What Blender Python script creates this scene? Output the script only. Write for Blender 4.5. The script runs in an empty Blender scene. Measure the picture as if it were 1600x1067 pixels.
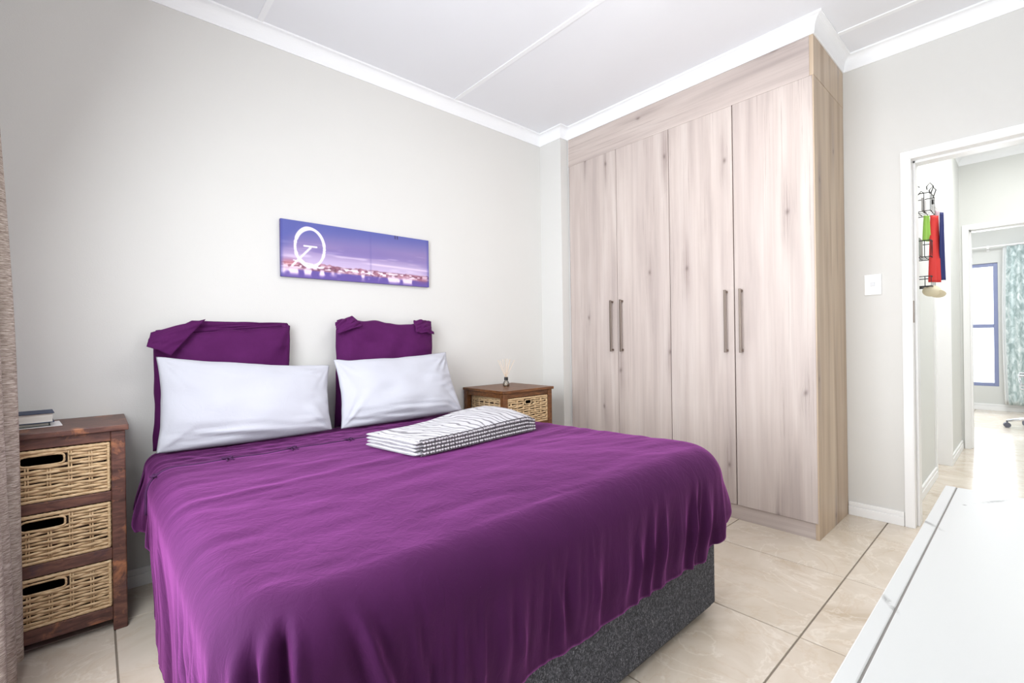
import bpy, bmesh, math, random
import numpy as np
from mathutils import Vector, Matrix
random.seed(7); np.random.seed(7)
PI = math.pi
SC = bpy.context.scene
COL = SC.collection

# ------------------------------------------------------------------ camera
H = 1.06
f_px, yaw, pitch, roll = 729.72, math.radians(48.205), math.radians(-0.048), math.radians(-0.8336)
fw = Vector((math.cos(yaw)*math.cos(pitch), math.sin(yaw)*math.cos(pitch), math.sin(pitch)))
rt = fw.cross(Vector((0, 0, 1))).normalized()
up = rt.cross(fw)
r2 = rt*math.cos(roll) + up*math.sin(roll)
u2 = -rt*math.sin(roll) + up*math.cos(roll)
cam_d = bpy.data.cameras.new('camera'); cam = bpy.data.objects.new('camera', cam_d); COL.objects.link(cam)
M = Matrix((r2, u2, -fw)).transposed().to_4x4(); M.translation = Vector((0, 0, H))
cam.matrix_world = M
cam_d.sensor_width = 36; cam_d.lens = 36*f_px/1600; cam_d.clip_start = 0.02
SC.camera = cam

# ------------------------------------------------------------------ world, light, exposure
w = bpy.data.worlds.new('sky'); SC.world = w; w.use_nodes = True
bg = w.node_tree.nodes['Background']; bg.inputs[0].default_value = (0.86, 0.93, 1, 1); bg.inputs[1].default_value = 2.2

def area(name, loc, direction, sx, sy, power, col=(1, 1, 1), spread=180):
    l = bpy.data.lights.new(name, 'AREA'); l.shape = 'RECTANGLE'; l.size = sx; l.size_y = sy
    l.energy = power; l.color = col; l.spread = math.radians(spread)
    o = bpy.data.objects.new(name, l); COL.objects.link(o); o.location = loc
    o.rotation_euler = Vector(direction).to_track_quat('-Z', 'Y').to_euler()
    return o
area('daylight_window', (-0.37, 1.14, 1.2), (1, 0.0, -0.38), 1.3, 1.8, 64, (0.93, 0.97, 1.0))
area('flash_on_ceiling', (0.9, -0.15, 1.1), (0.35, 0.35, 1), 1.0, 0.3, 16, (0.98, 0.99, 1.0))
area('room_lamp', (1.75, 0.75, 2.62), (-0.1, 0.30, -1), 0.9, 0.6, 12, (1.0, 0.99, 0.98))
area('hallway_fill', (4.6, -0.1, 2.62), (0, 0.2, -1), 1.6, 0.6, 22, (1, 0.99, 0.96))  # added fill light with no real fixture, brightens the hallway
area('office_daylight', (8.9, 0.9, 1.3), (-1, -0.1, -0.05), 1.4, 1.8, 42, (0.88, 0.94, 1.0))
area('office_fill', (7.6, 0.1, 2.62), (0.15, 0, -1), 1.6, 1.6, 42, (0.95, 0.98, 1.0))  # invented overhead fill, lifts the far room where window light misses
SC.view_settings.view_transform = 'Standard'; SC.view_settings.look = 'None'
SC.view_settings.gamma = 1.0; SC.view_settings.use_curve_mapping = False
SC.view_settings.exposure = 0.26
SC.cycles.max_bounces = 10; SC.cycles.diffuse_bounces = 6; SC.cycles.transparent_max_bounces = 12

# ------------------------------------------------------------------ materials
def srgb(r, g, b):
    def c(v):
        v /= 255.0
        return v/12.92 if v <= 0.04045 else ((v+0.055)/1.055)**2.4
    return (c(r), c(g), c(b), 1)

class NT:
    def __init__(s, name):
        s.m = bpy.data.materials.new(name); s.m.use_nodes = True
        s.t = s.m.node_tree; s.b = s.t.nodes['Principled BSDF']; s.out = s.t.nodes['Material Output']
    def n(s, typ, **kw):
        x = s.t.nodes.new(typ)
        for k, v in kw.items():
            if k == 'inp':
                for a, b in v.items(): x.inputs[a].default_value = b
            else: setattr(x, k, v)
        return x
    def l(s, a, b): s.t.links.new(a, b)
    def coords(s, scale=(1, 1, 1), rot=(0, 0, 0), kind='Object'):
        tc = s.n('ShaderNodeTexCoord'); mp = s.n('ShaderNodeMapping')
        mp.inputs['Scale'].default_value = scale; mp.inputs['Rotation'].default_value = rot
        s.l(tc.outputs[kind], mp.inputs[0]); return mp.outputs[0]
    def noise(s, co, scale, detail=4, rough=0.5, dist=0.0):
        x = s.n('ShaderNodeTexNoise'); x.inputs['Scale'].default_value = scale; x.inputs['Detail'].default_value = detail
        x.inputs['Roughness'].default_value = rough; x.inputs['Distortion'].default_value = dist
        s.l(co, x.inputs['Vector']); return x.outputs['Fac']
    def ramp(s, fac, stops):
        x = s.n('ShaderNodeValToRGB'); el = x.color_ramp.elements
        while len(el) < len(stops): el.new(0.5)
        for e, (p, c) in zip(el, stops): e.position = p; e.color = c
        s.l(fac, x.inputs[0]); return x.outputs[0]
    def mix(s, fac, a, b, mode='MIX'):
        x = s.n('ShaderNodeMix'); x.data_type = 'RGBA'; x.blend_type = mode
        if isinstance(fac, (int, float)): x.inputs[0].default_value = fac
        else: s.l(fac, x.inputs[0])
        for i, v in ((6, a), (7, b)):
            if isinstance(v, tuple): x.inputs[i].default_value = v
            else: s.l(v, x.inputs[i])
        return x.outputs[2]
    def math(s, op, a, b=0.0, c=None):
        x = s.n('ShaderNodeMath', operation=op)
        for i, v in enumerate((a, b) if c is None else (a, b, c)):
            if isinstance(v, (int, float)): x.inputs[i].default_value = v
            else: s.l(v, x.inputs[i])
        return x.outputs[0]
    def bump(s, h, strength=0.3, dist=0.01):
        x = s.n('ShaderNodeBump'); x.inputs['Strength'].default_value = strength; x.inputs['Distance'].default_value = dist
        s.l(h, x.inputs['Height']); s.l(x.outputs[0], s.b.inputs['Normal'])
    def col(s, c):
        if isinstance(c, tuple): s.b.inputs['Base Color'].default_value = c
        else: s.l(c, s.b.inputs['Base Color'])
        return s
    def set(s, **kw):
        for k, v in kw.items(): s.b.inputs[k.replace('_', ' ')].default_value = v
        return s

def plain(name, c, rough=0.5, metal=0.0, **kw):
    t = NT(name); t.col(c).set(Roughness=rough, Metallic=metal, **kw); return t.m

def m_paint(name, c, bump=0.15):
    t = NT(name); co = t.coords()
    n = t.noise(co, 3.0, 3)
    t.col(t.mix(n, tuple(v*0.97 for v in c[:3])+(1,), c)); t.set(Roughness=0.75)
    t.bump(t.noise(co, 180, 3), bump, 0.002); return t.m
WALL = m_paint('wall_paint', srgb(215, 214, 211))
HALLWALL = m_paint('hallway_paint', srgb(214, 215, 212))
CEIL = m_paint('ceiling_paint', srgb(232, 233, 237), 0.05)
WHITE = plain('white_gloss_paint', srgb(240, 240, 240), 0.35)
TRIM = plain('white_cornice_paint', srgb(240, 241, 243), 0.6)

def m_tile():
    t = NT('beige_marble_tile')
    oi = t.n('ShaderNodeObjectInfo')
    ge = t.n('ShaderNodeNewGeometry')
    ad = t.n('ShaderNodeVectorMath', operation='MULTIPLY_ADD')
    cx = t.n('ShaderNodeCombineXYZ')
    for i in range(3): t.l(oi.outputs['Random'], cx.inputs[i])
    t.l(cx.outputs[0], ad.inputs[0]); ad.inputs[1].default_value = (37, 19, 11); t.l(ge.outputs['Position'], ad.inputs[2])
    co = ad.outputs[0]
    big = t.noise(co, 2.2, 5, 0.55, 1.2)
    base = t.ramp(big, [(0.3, srgb(201, 189, 173)), (0.5, srgb(212, 201, 187)), (0.72, srgb(192, 177, 158))])
    ve = t.noise(co, 1.5, 8, 0.6, 2.5)
    vv = t.math('ABSOLUTE', t.math('SUBTRACT', ve, 0.5))
    vein = t.ramp(vv, [(0.0, (1, 1, 1, 1)), (0.022, (0, 0, 0, 1))])
    c1 = t.mix(t.math('MULTIPLY', vein, 0.22), base, srgb(190, 165, 135))
    ve2 = t.noise(co, 2.3, 6, 0.6, 1.8)
    v2 = t.ramp(t.math('ABSOLUTE', t.math('SUBTRACT', ve2, 0.47)), [(0.0, (1, 1, 1, 1)), (0.02, (0, 0, 0, 1))])
    c2 = t.mix(t.math('MULTIPLY', v2, 0.3), c1, srgb(240, 234, 224))
    t.col(c2).set(Roughness=0.16, Specular_IOR_Level=0.5)
    return t.m
TILE = m_tile()
GROUT = plain('grey_grout', srgb(128, 118, 106), 0.9)

def m_fabric(name, c1, c2, scale, rough=0.9, sheen=0.0, bump=0.2, stretch=(1, 1, 1), tint=(1, 1, 1, 1)):
    t = NT(name); co = t.coords(stretch)
    n = t.noise(co, scale, 3, 0.7)
    t.col(t.ramp(n, [(0.35, c1), (0.65, c2)])).set(Roughness=rough, Sheen_Weight=sheen, Sheen_Roughness=0.45, Sheen_Tint=tint, Specular_IOR_Level=0.2)
    t.bump(n, bump, 0.002); return t.m

def m_purple(name, k=1.0, sheen=0.38):
    t = NT(name); co = t.coords()
    n = t.noise(co, 7, 4, 0.6)
    a = srgb(50, 13, 50); b = srgb(56, 16, 56)
    a = tuple(v*k for v in a[:3])+(1,); b = tuple(v*k for v in b[:3])+(1,)
    c = t.ramp(n, [(0.3, a), (0.7, b)])
    # small specks of lint
    v = t.n('ShaderNodeTexVoronoi'); v.inputs['Scale'].default_value = 26; t.l(co, v.inputs['Vector'])
    lint = t.ramp(v.outputs['Distance'], [(0.0, (1, 1, 1, 1)), (0.028, (0, 0, 0, 1))])
    c = t.mix(t.math('MULTIPLY', lint, 0.25), c, srgb(190, 120, 195))
    t.col(c).set(Roughness=0.8, Sheen_Weight=sheen, Sheen_Roughness=0.4, Sheen_Tint=srgb(232, 122, 226), Specular_IOR_Level=0.12)
    # fine wrinkles and weave
    cs = t.coords((1, 1, 0.35))
    h1 = t.noise(cs, 24, 4, 0.6, 1.5); h2 = t.noise(co, 420, 2)
    h = t.math('ADD', t.math('MULTIPLY', h1, 1.0), t.math('MULTIPLY', h2, 0.12))
    t.bump(h, 0.35, 0.006); return t.m
PURPLE = m_purple('purple_velour')
PURPLE_CASE = m_purple('plum_pillowcase_cotton', 2.2, 0.10)
PURPLE_EDGE = plain('dark_plum_edging', srgb(62, 16, 66), 0.9)

def m_white_cotton():
    t = NT('white_cotton'); co = t.coords()
    t.col(srgb(186, 187, 196)).set(Roughness=0.85, Sheen_Weight=0.1, Specular_IOR_Level=0.2)
    t.bump(t.noise(co, 14, 4, 0.55, 0.8), 0.25, 0.008); return t.m
COTTON = m_white_cotton()

def m_tweed():
    t = NT('charcoal_tweed'); co = t.coords((1, 1, 0.7))
    n = t.noise(co, 340, 3, 0.95); n2 = t.noise(co, 150, 2, 0.8)
    s = t.math('ADD', t.math('MULTIPLY', n, 0.7), t.math('MULTIPLY', n2, 0.3))
    t.col(t.ramp(s, [(0.40, srgb(30, 31, 36)), (0.52, srgb(62, 63, 70)), (0.66, srgb(150, 151, 158))])).set(Roughness=0.95)
    t.bump(n, 0.5, 0.003); return t.m
TWEED = m_tweed()

def m_rustic():
    t = NT('rustic_dark_stained_wood')
    co = t.coords((1, 1, 1)); cw = t.coords((3, 12, 12))
    g = t.noise(cw, 5, 5, 0.6, 0.6)
    base = t.ramp(g, [(0.25, srgb(58, 36, 32)), (0.5, srgb(96, 62, 54)), (0.75, srgb(124, 84, 68))])
    wn = t.noise(co, 9, 5, 0.7, 0.5)
    wear = t.ramp(wn, [(0.56, (0, 0, 0, 1)), (0.68, (1, 1, 1, 1))])
    c = t.mix(t.math('MULTIPLY', wear, 0.7), base, srgb(186, 122, 82))
    bl = t.ramp(t.noise(co, 14, 3, 0.6), [(0.62, (0, 0, 0, 1)), (0.72, (1, 1, 1, 1))])
    c = t.mix(t.math('MULTIPLY', bl, 0.55), c, srgb(62, 48, 62))
    t.col(c).set(Roughness=0.45); t.bump(g, 0.25, 0.003); return t.m
RUSTIC = m_rustic()
def m_brown():
    t = NT('brown_varnished_wood'); cw = t.coords((6, 6, 6)); g = t.noise(t.coords((3, 14, 14)), 5, 5, 0.6, 0.8)
    t.col(t.ramp(g, [(0.3, srgb(74, 44, 24)), (0.55, srgb(112, 70, 38)), (0.75, srgb(142, 94, 52))])).set(Roughness=0.4)
    t.bump(g, 0.2, 0.002); return t.m
BROWN = m_brown()
def m_wicker():
    t = NT('pale_wicker'); n = t.noise(t.coords((8, 8, 60)), 6, 3, 0.6); 
    t.col(t.ramp(n, [(0.3, srgb(172, 138, 98)), (0.6, srgb(218, 190, 150)), (0.8, srgb(236, 216, 182))])).set(Roughness=0.6)
    return t.m
WICKER = m_wicker()
LINER = plain('dark_basket_inside', srgb(44, 27, 18), 0.9)

def m_ash(name, horiz=False, dark=1.0, seed=0.0, warm=False, axis='y'):
    """pale greyed oak laminate with long grain streaks and a few knots"""
    t = NT(name)
    tc = t.n('ShaderNodeTexCoord')
    oi = t.n('ShaderNodeObjectInfo')
    mp = t.n('ShaderNodeMapping'); t.l(tc.outputs['Object'], mp.inputs[0])
    mp.inputs['Location'].default_value = (seed, seed*1.7, seed*2.3)
    cr = t.n('ShaderNodeVectorMath', operation='MULTIPLY_ADD')
    cxr = t.n('ShaderNodeCombineXYZ')
    for i in range(3): t.l(oi.outputs['Random'], cxr.inputs[i])
    t.l(cxr.outputs[0], cr.inputs[0]); cr.inputs[1].default_value = (23, 41, 7); t.l(mp.outputs[0], cr.inputs[2])
    co = cr.outputs[0]
    def sc(v):
        m2 = t.n('ShaderNodeMapping'); t.l(co, m2.inputs[0]); m2.inputs['Scale'].default_value = v; return m2.outputs[0]
    lo, hi = (0.075, 1.0)
    S = (1, lo, hi) if horiz else (1, hi, lo)
    if axis == 'x': S = (hi, 1, lo)
    wob = t.noise(sc(tuple(v*1.0 for v in S)), 6.0, 3, 0.5, 0.3)
    streak = t.noise(sc(tuple(v*1.0 for v in S)), 14, 4, 0.5, 0.35)
    fine = t.noise(sc(tuple((v*6 if v == hi else v*0.8) for v in S)), 14, 4, 0.6, 0.3)
    if warm: cols = [srgb(190, 165, 138), srgb(212, 189, 163), srgb(226, 205, 180)]
    else: cols = [srgb(194, 180, 174), srgb(208, 194, 187), srgb(218, 206, 199)]
    cols = [tuple(v*dark for v in c[:3])+(1,) for c in cols]
    base = t.ramp(streak, [(0.3, cols[0]), (0.48, cols[1]), (0.68, cols[2])])
    tone = t.ramp(wob, [(0.35, (0.90, 0.89, 0.90, 1)), (0.6, (1, 1, 1, 1))])
    c = t.mix(0.65, base, tone, 'MULTIPLY')
    fr = t.ramp(fine, [(0.35, (0.90, 0.89, 0.89, 1)), (0.55, (1, 1, 1, 1))])
    c = t.mix(0.6, c, fr, 'MULTIPLY')
    # knots with dark flame-shaped streaks above and below them
    spx = t.n('ShaderNodeSeparateXYZ'); t.l(co, spx.inputs[0])
    across = spx.outputs[2] if horiz else (spx.outputs[0] if axis == 'x' else spx.outputs[1])
    along = spx.outputs[1] if horiz else spx.outputs[2]
    wv_ = t.math('MULTIPLY', t.math('SUBTRACT', t.noise(sc((1.0, 1.0, 1.0)), 5.0, 3), 0.5), 0.05)
    across = t.math('ADD', across, wv_)
    cv = t.n('ShaderNodeCombineXYZ'); t.l(across, cv.inputs[0]); t.l(t.math('MULTIPLY', along, 0.42), cv.inputs[1])
    v = t.n('ShaderNodeTexVoronoi', voronoi_dimensions='2D'); v.inputs['Scale'].default_value = 3.1; t.l(cv.outputs[0], v.inputs['Vector'])
    df_ = t.n('ShaderNodeVectorMath', operation='SUBTRACT'); t.l(cv.outputs[0], df_.inputs[0]); t.l(v.outputs['Position'], df_.inputs[1])
    sq = t.n('ShaderNodeSeparateXYZ'); t.l(df_.outputs[0], sq.inputs[0])
    def gauss(wx, wy):
        e_ = t.math('ADD', t.math('POWER', t.math('DIVIDE', t.math('ABSOLUTE', sq.outputs[0]), wx), 2.0), t.math('POWER', t.math('DIVIDE', t.math('ABSOLUTE', sq.outputs[1]), wy), 2.0))
        return t.math('EXPONENT', t.math('MULTIPLY', e_, -1.0))
    core = gauss(0.009, 0.0065)
    rings_ = t.math('ADD', t.math('MULTIPLY', t.math('SINE', t.math('MULTIPLY', t.math('LOGARITHM', t.math('ADD', t.math('ADD', t.math('ABSOLUTE', sq.outputs[0]), t.math('MULTIPLY', t.math('ABSOLUTE', sq.outputs[1]), 0.22)), 0.004), 2.718), 13.0)), 0.5), 0.5)
    flame = t.math('MULTIPLY', gauss(0.024, 0.085), t.ramp(fine, [(0.38, (0, 0, 0, 1)), (0.58, (1, 1, 1, 1))]))
    halo = t.math('MULTIPLY', t.math('MULTIPLY', gauss(0.030, 0.06), rings_), 0.55)
    c = t.mix(t.math('MULTIPLY', flame, 0.62), c, srgb(140, 124, 120))
    c = t.mix(t.math('MULTIPLY', halo, 0.45), c, srgb(150, 136, 132))
    c = t.mix(t.math('MULTIPLY', core, 0.75), c, srgb(112, 98, 94))
    hair = t.noise(sc(tuple((v_*9 if v_ == hi else v_*1.3) for v_ in S)), 16, 5, 0.7, 0.5)
    pat = t.noise(sc(S), 8, 2)
    hm = t.math('MULTIPLY', t.ramp(hair, [(0.56, (0, 0, 0, 1)), (0.66, (1, 1, 1, 1))]), t.ramp(pat, [(0.42, (0, 0, 0, 1)), (0.6, (1, 1, 1, 1))]))
    c = t.mix(t.math('MULTIPLY', hm, 0.6), c, srgb(138, 122, 116))
    t.col(c).set(Roughness=0.42, Specular_IOR_Level=0.4); t.bump(fine, 0.06, 0.001); return t.m
ASH = m_ash('greyed_ash_laminate', dark=0.86); ASH_H = m_ash('greyed_ash_laminate_across', horiz=True, dark=0.86)
ASH_S = m_ash('warm_ash_side_laminate', warm=True, dark=0.80, axis='x')
STEEL = plain('brushed_steel', srgb(134, 122, 113), 0.38, 1.0)
BLACK = plain('black_plastic', srgb(22, 22, 24), 0.4)
WIRE = plain('black_wire', srgb(40, 40, 42), 0.5)
NAVY = plain('navy_cloth_cover', srgb(42, 56, 84), 0.6)
TEALC = plain('dark_green_cover', srgb(60, 72, 68), 0.6)
def m_pages():
    t = NT('book_pages'); n = t.noise(t.coords((1, 1, 90)), 8, 2)
    t.col(t.ramp(n, [(0.3, srgb(206, 200, 192)), (0.7, srgb(236, 232, 226))])).set(Roughness=0.9); return t.m
PAGES = m_pages()
PAPER = plain('white_paper', srgb(235, 232, 232), 0.8)
def m_table():
    t = NT('white_laminate_top'); co = t.coords()
    n = t.noise(co, 38, 5, 0.7, 1.5); tot = None
    # worn grey scuffs at a few places on the top (object coordinates)
    for (x, y, wx, wy, ang) in ((0.205, 0.262, 0.030, 0.006, 0.7), (-0.115, 0.263, 0.030, 0.005, 0.5), (0.42, 0.20, 0.05, 0.006, 2.6), (0.36, 0.235, 0.006, 0.004, 0.0)):
        mp = t.n('ShaderNodeMapping'); mp.vector_type = 'TEXTURE'; mp.inputs['Location'].default_value = (x, y, 0.76); mp.inputs['Rotation'].default_value = (0, 0, ang); mp.inputs['Scale'].default_value = (wx, wy, 1)
        t.l(co, mp.inputs[0]); ln = t.n('ShaderNodeVectorMath', operation='LENGTH'); t.l(mp.outputs[0], ln.inputs[0])
        g_ = t.math('SUBTRACT', 1.0, ln.outputs['Value']); g_ = t.math('MAXIMUM', g_, 0.0)
        tot = g_ if tot is None else t.math('ADD', tot, g_)
    f_ = t.math('MULTIPLY', tot, t.ramp(n, [(0.4, (0, 0, 0, 1)), (0.6, (1, 1, 1, 1))]))
    t.col(t.mix(t.math('MINIMUM', t.math('MULTIPLY', f_, 1.3), 0.7), srgb(186, 187, 186), srgb(100, 98, 96))).set(Roughness=0.32); return t.m
TABLE = m_table()
GREYLINE = plain('grey_joint', srgb(120, 116, 112), 0.8)
def m_glass(name='clear_glass', tint=(1, 1, 1, 1)):
    t = NT(name); tr = t.n('ShaderNodeBsdfTransparent'); tr.inputs[0].default_value = tint
    gl = t.n('ShaderNodeBsdfGlossy'); gl.inputs['Roughness'].default_value = 0.02
    fr = t.n('ShaderNodeFresnel'); mx = t.n('ShaderNodeMixShader')
    t.l(fr.outputs[0], mx.inputs[0]); t.l(tr.outputs[0], mx.inputs[1]); t.l(gl.outputs[0], mx.inputs[2]); t.l(mx.outputs[0], t.out.inputs[0]); return t.m
GLASS = m_glass(); JAR = m_glass('bottle_glass', (0.86, 0.88, 0.88, 1))
REED = plain('pale_rattan_reed', srgb(226, 206, 184), 0.8)
ALU = plain('grey_blue_aluminium', srgb(132, 140, 176), 0.4, 0.0)
def m_curtain():
    t = NT('slubbed_taupe_weave')
    n = t.noise(t.coords((1.0, 1.0, 9.0)), 42, 4, 0.7, 0.4); n2 = t.noise(t.coords((3, 3, 40)), 12, 3, 0.6)
    s = t.math('ADD', t.math('MULTIPLY', n, 0.65), t.math('MULTIPLY', n2, 0.35))
    t.col(t.ramp(s, [(0.38, srgb(116, 103, 93)), (0.5, srgb(166, 152, 141)), (0.62, srgb(208, 198, 188))])).set(Roughness=0.95)
    t.bump(s, 0.6, 0.004); return t.m
CURT = m_curtain()
def m_leafcurtain():
    t = NT('pale_green_leaf_print'); co = t.coords((1, 1, 0.6))
    n = t.noise(co, 13, 4, 0.6, 1.2)
    t.col(t.ramp(n, [(0.38, srgb(160, 176, 176)), (0.5, srgb(190, 204, 204)), (0.62, srgb(222, 230, 230))])).set(Roughness=0.9); return t.m
LEAFC = m_leafcurtain()
SHEER = plain('white_lining', srgb(238, 240, 240), 0.9)
RED = plain('red_ribbon', srgb(214, 52, 48), 0.7); BLUE = plain('navy_ribbon', srgb(36, 44, 104), 0.7)
GREEN = plain('lime_ribbon', srgb(150, 196, 84), 0.7); PINK = plain('pale_pink_cloth', srgb(222, 196, 206), 0.8)
CREAM = plain('cream_canvas', srgb(228, 218, 190), 0.8); LILAC = plain('grey_card', srgb(190, 186, 186), 0.8)
def m_throw():
    t = NT('white_throw_with_charcoal_lines')
    at = t.n('ShaderNodeAttribute'); at.attribute_name = 'uvw'
    sp = t.n('ShaderNodeSeparateXYZ'); t.l(at.outputs['Vector'], sp.inputs[0])
    co = at.outputs['Vector']
    mp = t.n('ShaderNodeMapping'); t.l(co, mp.inputs[0]); mp.inputs['Scale'].default_value = (1, 1, 1)
    wn = t.noise(mp.outputs[0], 5.5, 2, 0.5, 0.3)
    ph = t.math('ADD', t.math('MULTIPLY', sp.outputs[0], 27.0), t.math('MULTIPLY', wn, 4.6))
    ph = t.math('ADD', ph, t.math('MULTIPLY', sp.outputs[1], 9.0))
    s = t.math('ABSOLUTE', t.math('SUBTRACT', t.math('FRACT', ph), 0.5))
    line = t.ramp(s, [(0.0, (1, 1, 1, 1)), (0.09, (0.9, 0.9, 0.9, 1)), (0.17, (0, 0, 0, 1))])
    br = t.ramp(t.noise(co, 16, 2), [(0.28, (0, 0, 0, 1)), (0.40, (1, 1, 1, 1))])
    line = t.math('MULTIPLY', line, sp.outputs[2])
    t.col(t.mix(t.math('MULTIPLY', line, br), srgb(184, 182, 187), srgb(98, 94, 102))).set(Roughness=0.95, Sheen_Weight=0.2)
    t.bump(t.math('ADD', t.math('MULTIPLY', line, -1.0), t.noise(co, 120, 2)), 0.5, 0.004); return t.m
THROW = m_throw()
THROW_EDGE = plain('charcoal_yarn', srgb(84, 78, 84), 0.95)
THROW_W = m_fabric('white_throw_loops', srgb(178, 172, 177), srgb(196, 193, 196), 90, sheen=0.2)

# ------------------------------------------------------------------ mesh helpers
def put(name, bm, mat, parent=None, smooth=False, bevel=0.0, seg=2):
    me = bpy.data.meshes.new(name)
    bmesh.ops.recalc_face_normals(bm, faces=bm.faces)
    bm.to_mesh(me); bm.free()
    return link(name, me, mat, parent, smooth, bevel, seg)
def link(name, me, mat, parent=None, smooth=False, bevel=0.0, seg=2):
    o = bpy.data.objects.new(name, me); COL.objects.link(o)
    for mt in (mat if isinstance(mat, (list, tuple)) else [mat]): me.materials.append(mt)
    if parent is not None:
        off = Vector((0, 0, 0)); p = parent
        while p is not None: off += p.location; p = p.parent
        me.transform(Matrix.Translation(-off)); o.parent = parent
    if smooth:
        for p in me.polygons: p.use_smooth = True
    if bevel > 0:
        b = o.modifiers.new('bevel', 'BEVEL'); b.width = bevel; b.segments = seg; b.limit_method = 'ANGLE'
    return o
def rebase(o):
    """move a top-level mesh's origin to the bottom centre of its shape"""
    me = o.data
    v = np.empty(len(me.vertices)*3); me.vertices.foreach_get('co', v); v = v.reshape(-1, 3)
    c = Vector(((v[:, 0].min()+v[:, 0].max())/2, (v[:, 1].min()+v[:, 1].max())/2, v[:, 2].min()))
    me.transform(Matrix.Translation(-c)); o.location = c
def thing(name, label, cat, loc=(0, 0, 0), group=None):
    o = bpy.data.objects.new(name, None); COL.objects.link(o); o.location = loc; o.empty_display_size = 0.1
    o['label'] = label; o['category'] = cat
    if group: o['group'] = group
    return o
def tag(o, label, cat, group=None):
    o['label'] = label; o['category'] = cat
    if group: o['group'] = group
    if o.parent is None and o.type == 'MESH' and o.location.length == 0: rebase(o)
    return o
def box(bm, x0, x1, y0, y1, z0, z1):
    vs = [bm.verts.new(p) for p in ((x0, y0, z0), (x1, y0, z0), (x1, y1, z0), (x0, y1, z0), (x0, y0, z1), (x1, y0, z1), (x1, y1, z1), (x0, y1, z1))]
    for f in ((0, 3, 2, 1), (4, 5, 6, 7), (0, 1, 5, 4), (1, 2, 6, 5), (2, 3, 7, 6), (3, 0, 4, 7)): bm.faces.new([vs[i] for i in f])
    return vs
def B(*bs):
    bm = bmesh.new()
    for b in bs: box(bm, *b)
    return bm
def tube(bm, pts, r, n=8, closed=False, cap=True, flat=1.0, rfun=None, upv=None):
    pts = [Vector(p) for p in pts]; rings = []; N = len(pts)
    prev = None
    for i, p in enumerate(pts):
        a = pts[(i-1) % N] if (closed or i > 0) else p; b = pts[(i+1) % N] if (closed or i < N-1) else p
        t = (b-a).normalized()
        if upv is not None: u = Vector(upv)
        else: u = Vector((0, 0, 1)) if abs(t.z) < 0.9 else Vector((1, 0, 0))
        if prev is not None and upv is None:
            u = prev
        s = t.cross(u).normalized(); u = s.cross(t).normalized(); prev = u
        rr = r if rfun is None else r*rfun(i)
        rings.append([bm.verts.new(p + s*math.cos(2*PI*k/n)*rr*flat + u*math.sin(2*PI*k/n)*rr) for k in range(n)])
    R = range(N) if closed else range(N-1)
    for i in R:
        a, b = rings[i], rings[(i+1) % N]
        for k in range(n): bm.faces.new((a[k], a[(k+1) % n], b[(k+1) % n], b[k]))
    if cap and not closed:
        bm.faces.new(rings[0][::-1]); bm.faces.new(rings[-1])
def lathe(bm, cx, cy, prof, n=24):
    rings = []
    for r, z in prof:
        rings.append([bm.verts.new((cx+r*math.cos(2*PI*k/n), cy+r*math.sin(2*PI*k/n), z)) for k in range(n)])
    for a, b in zip(rings, rings[1:]):
        for k in range(n): bm.faces.new((a[k], a[(k+1) % n], b[(k+1) % n], b[k]))
    bm.faces.new(rings[0][::-1]); bm.faces.new(rings[-1])
def grid_mesh(name, P, closed_u=False):
    """P: (nu, nv, 3) array -> mesh"""
    nu, nv, _ = P.shape
    idx = np.arange(nu*nv).reshape(nu, nv)
    if closed_u: idx = np.vstack([idx, idx[:1]])
    a = idx[:-1, :-1].ravel(); b = idx[1:, :-1].ravel(); c = idx[1:, 1:].ravel(); d = idx[:-1, 1:].ravel()
    me = bpy.data.meshes.new(name)
    me.from_pydata(P.reshape(-1, 3).tolist(), [], np.stack([a, b, c, d], 1).tolist()); me.update()
    return me
def hashn(i, s=0.0):
    return (np.sin(i*127.1 + s*311.7)*43758.5453) % 1.0
def vn1(x, s=0.0):
    i = np.floor(x); f = x-i; f = f*f*(3-2*f)
    return hashn(i, s)*(1-f) + hashn(i+1, s)*f
def vn2(x, y, s=0.0):
    i = np.floor(x); j = np.floor(y); f = x-i; g = y-j; f = f*f*(3-2*f); g = g*g*(3-2*g)
    h = lambda a, b: hashn(a+b*57.3, s)
    return (h(i, j)*(1-f)+h(i+1, j)*f)*(1-g) + (h(i, j+1)*(1-f)+h(i+1, j+1)*f)*g
def sst(a, b, x):
    t = np.clip((x-a)/(b-a), 0, 1); return t*t*(3-2*t)

def struct(o, kind='structure'):
    o['kind'] = kind; return o

# ================================================================== SETTING
YB, ZC, ZK = 2.66, 2.71, 2.628       # back wall, ceiling, cornice foot
XL, YF, XR = -0.42, -0.42, 3.35      # window wall, wall behind the camera, door wall
T = 0.12
struct(put('wall_back', B((XL-T, XR, YB, YB+T, 0, ZC+0.1)), WALL))
struct(put('wall_front', B((XL-T, XR+T, YF-T, YF, 0, ZC+0.1)), WALL))
# window wall with a glazed door opening
WY0, WY1, WZ1 = 0.0, 1.92, 2.15
struct(put('wall_left', B((XL-T, XL, YF, WY0, 0, ZC+0.1), (XL-T, XL, WY1, YB, 0, ZC+0.1), (XL-T, XL, WY0, WY1, WZ1, ZC+0.1)), WALL))
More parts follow.
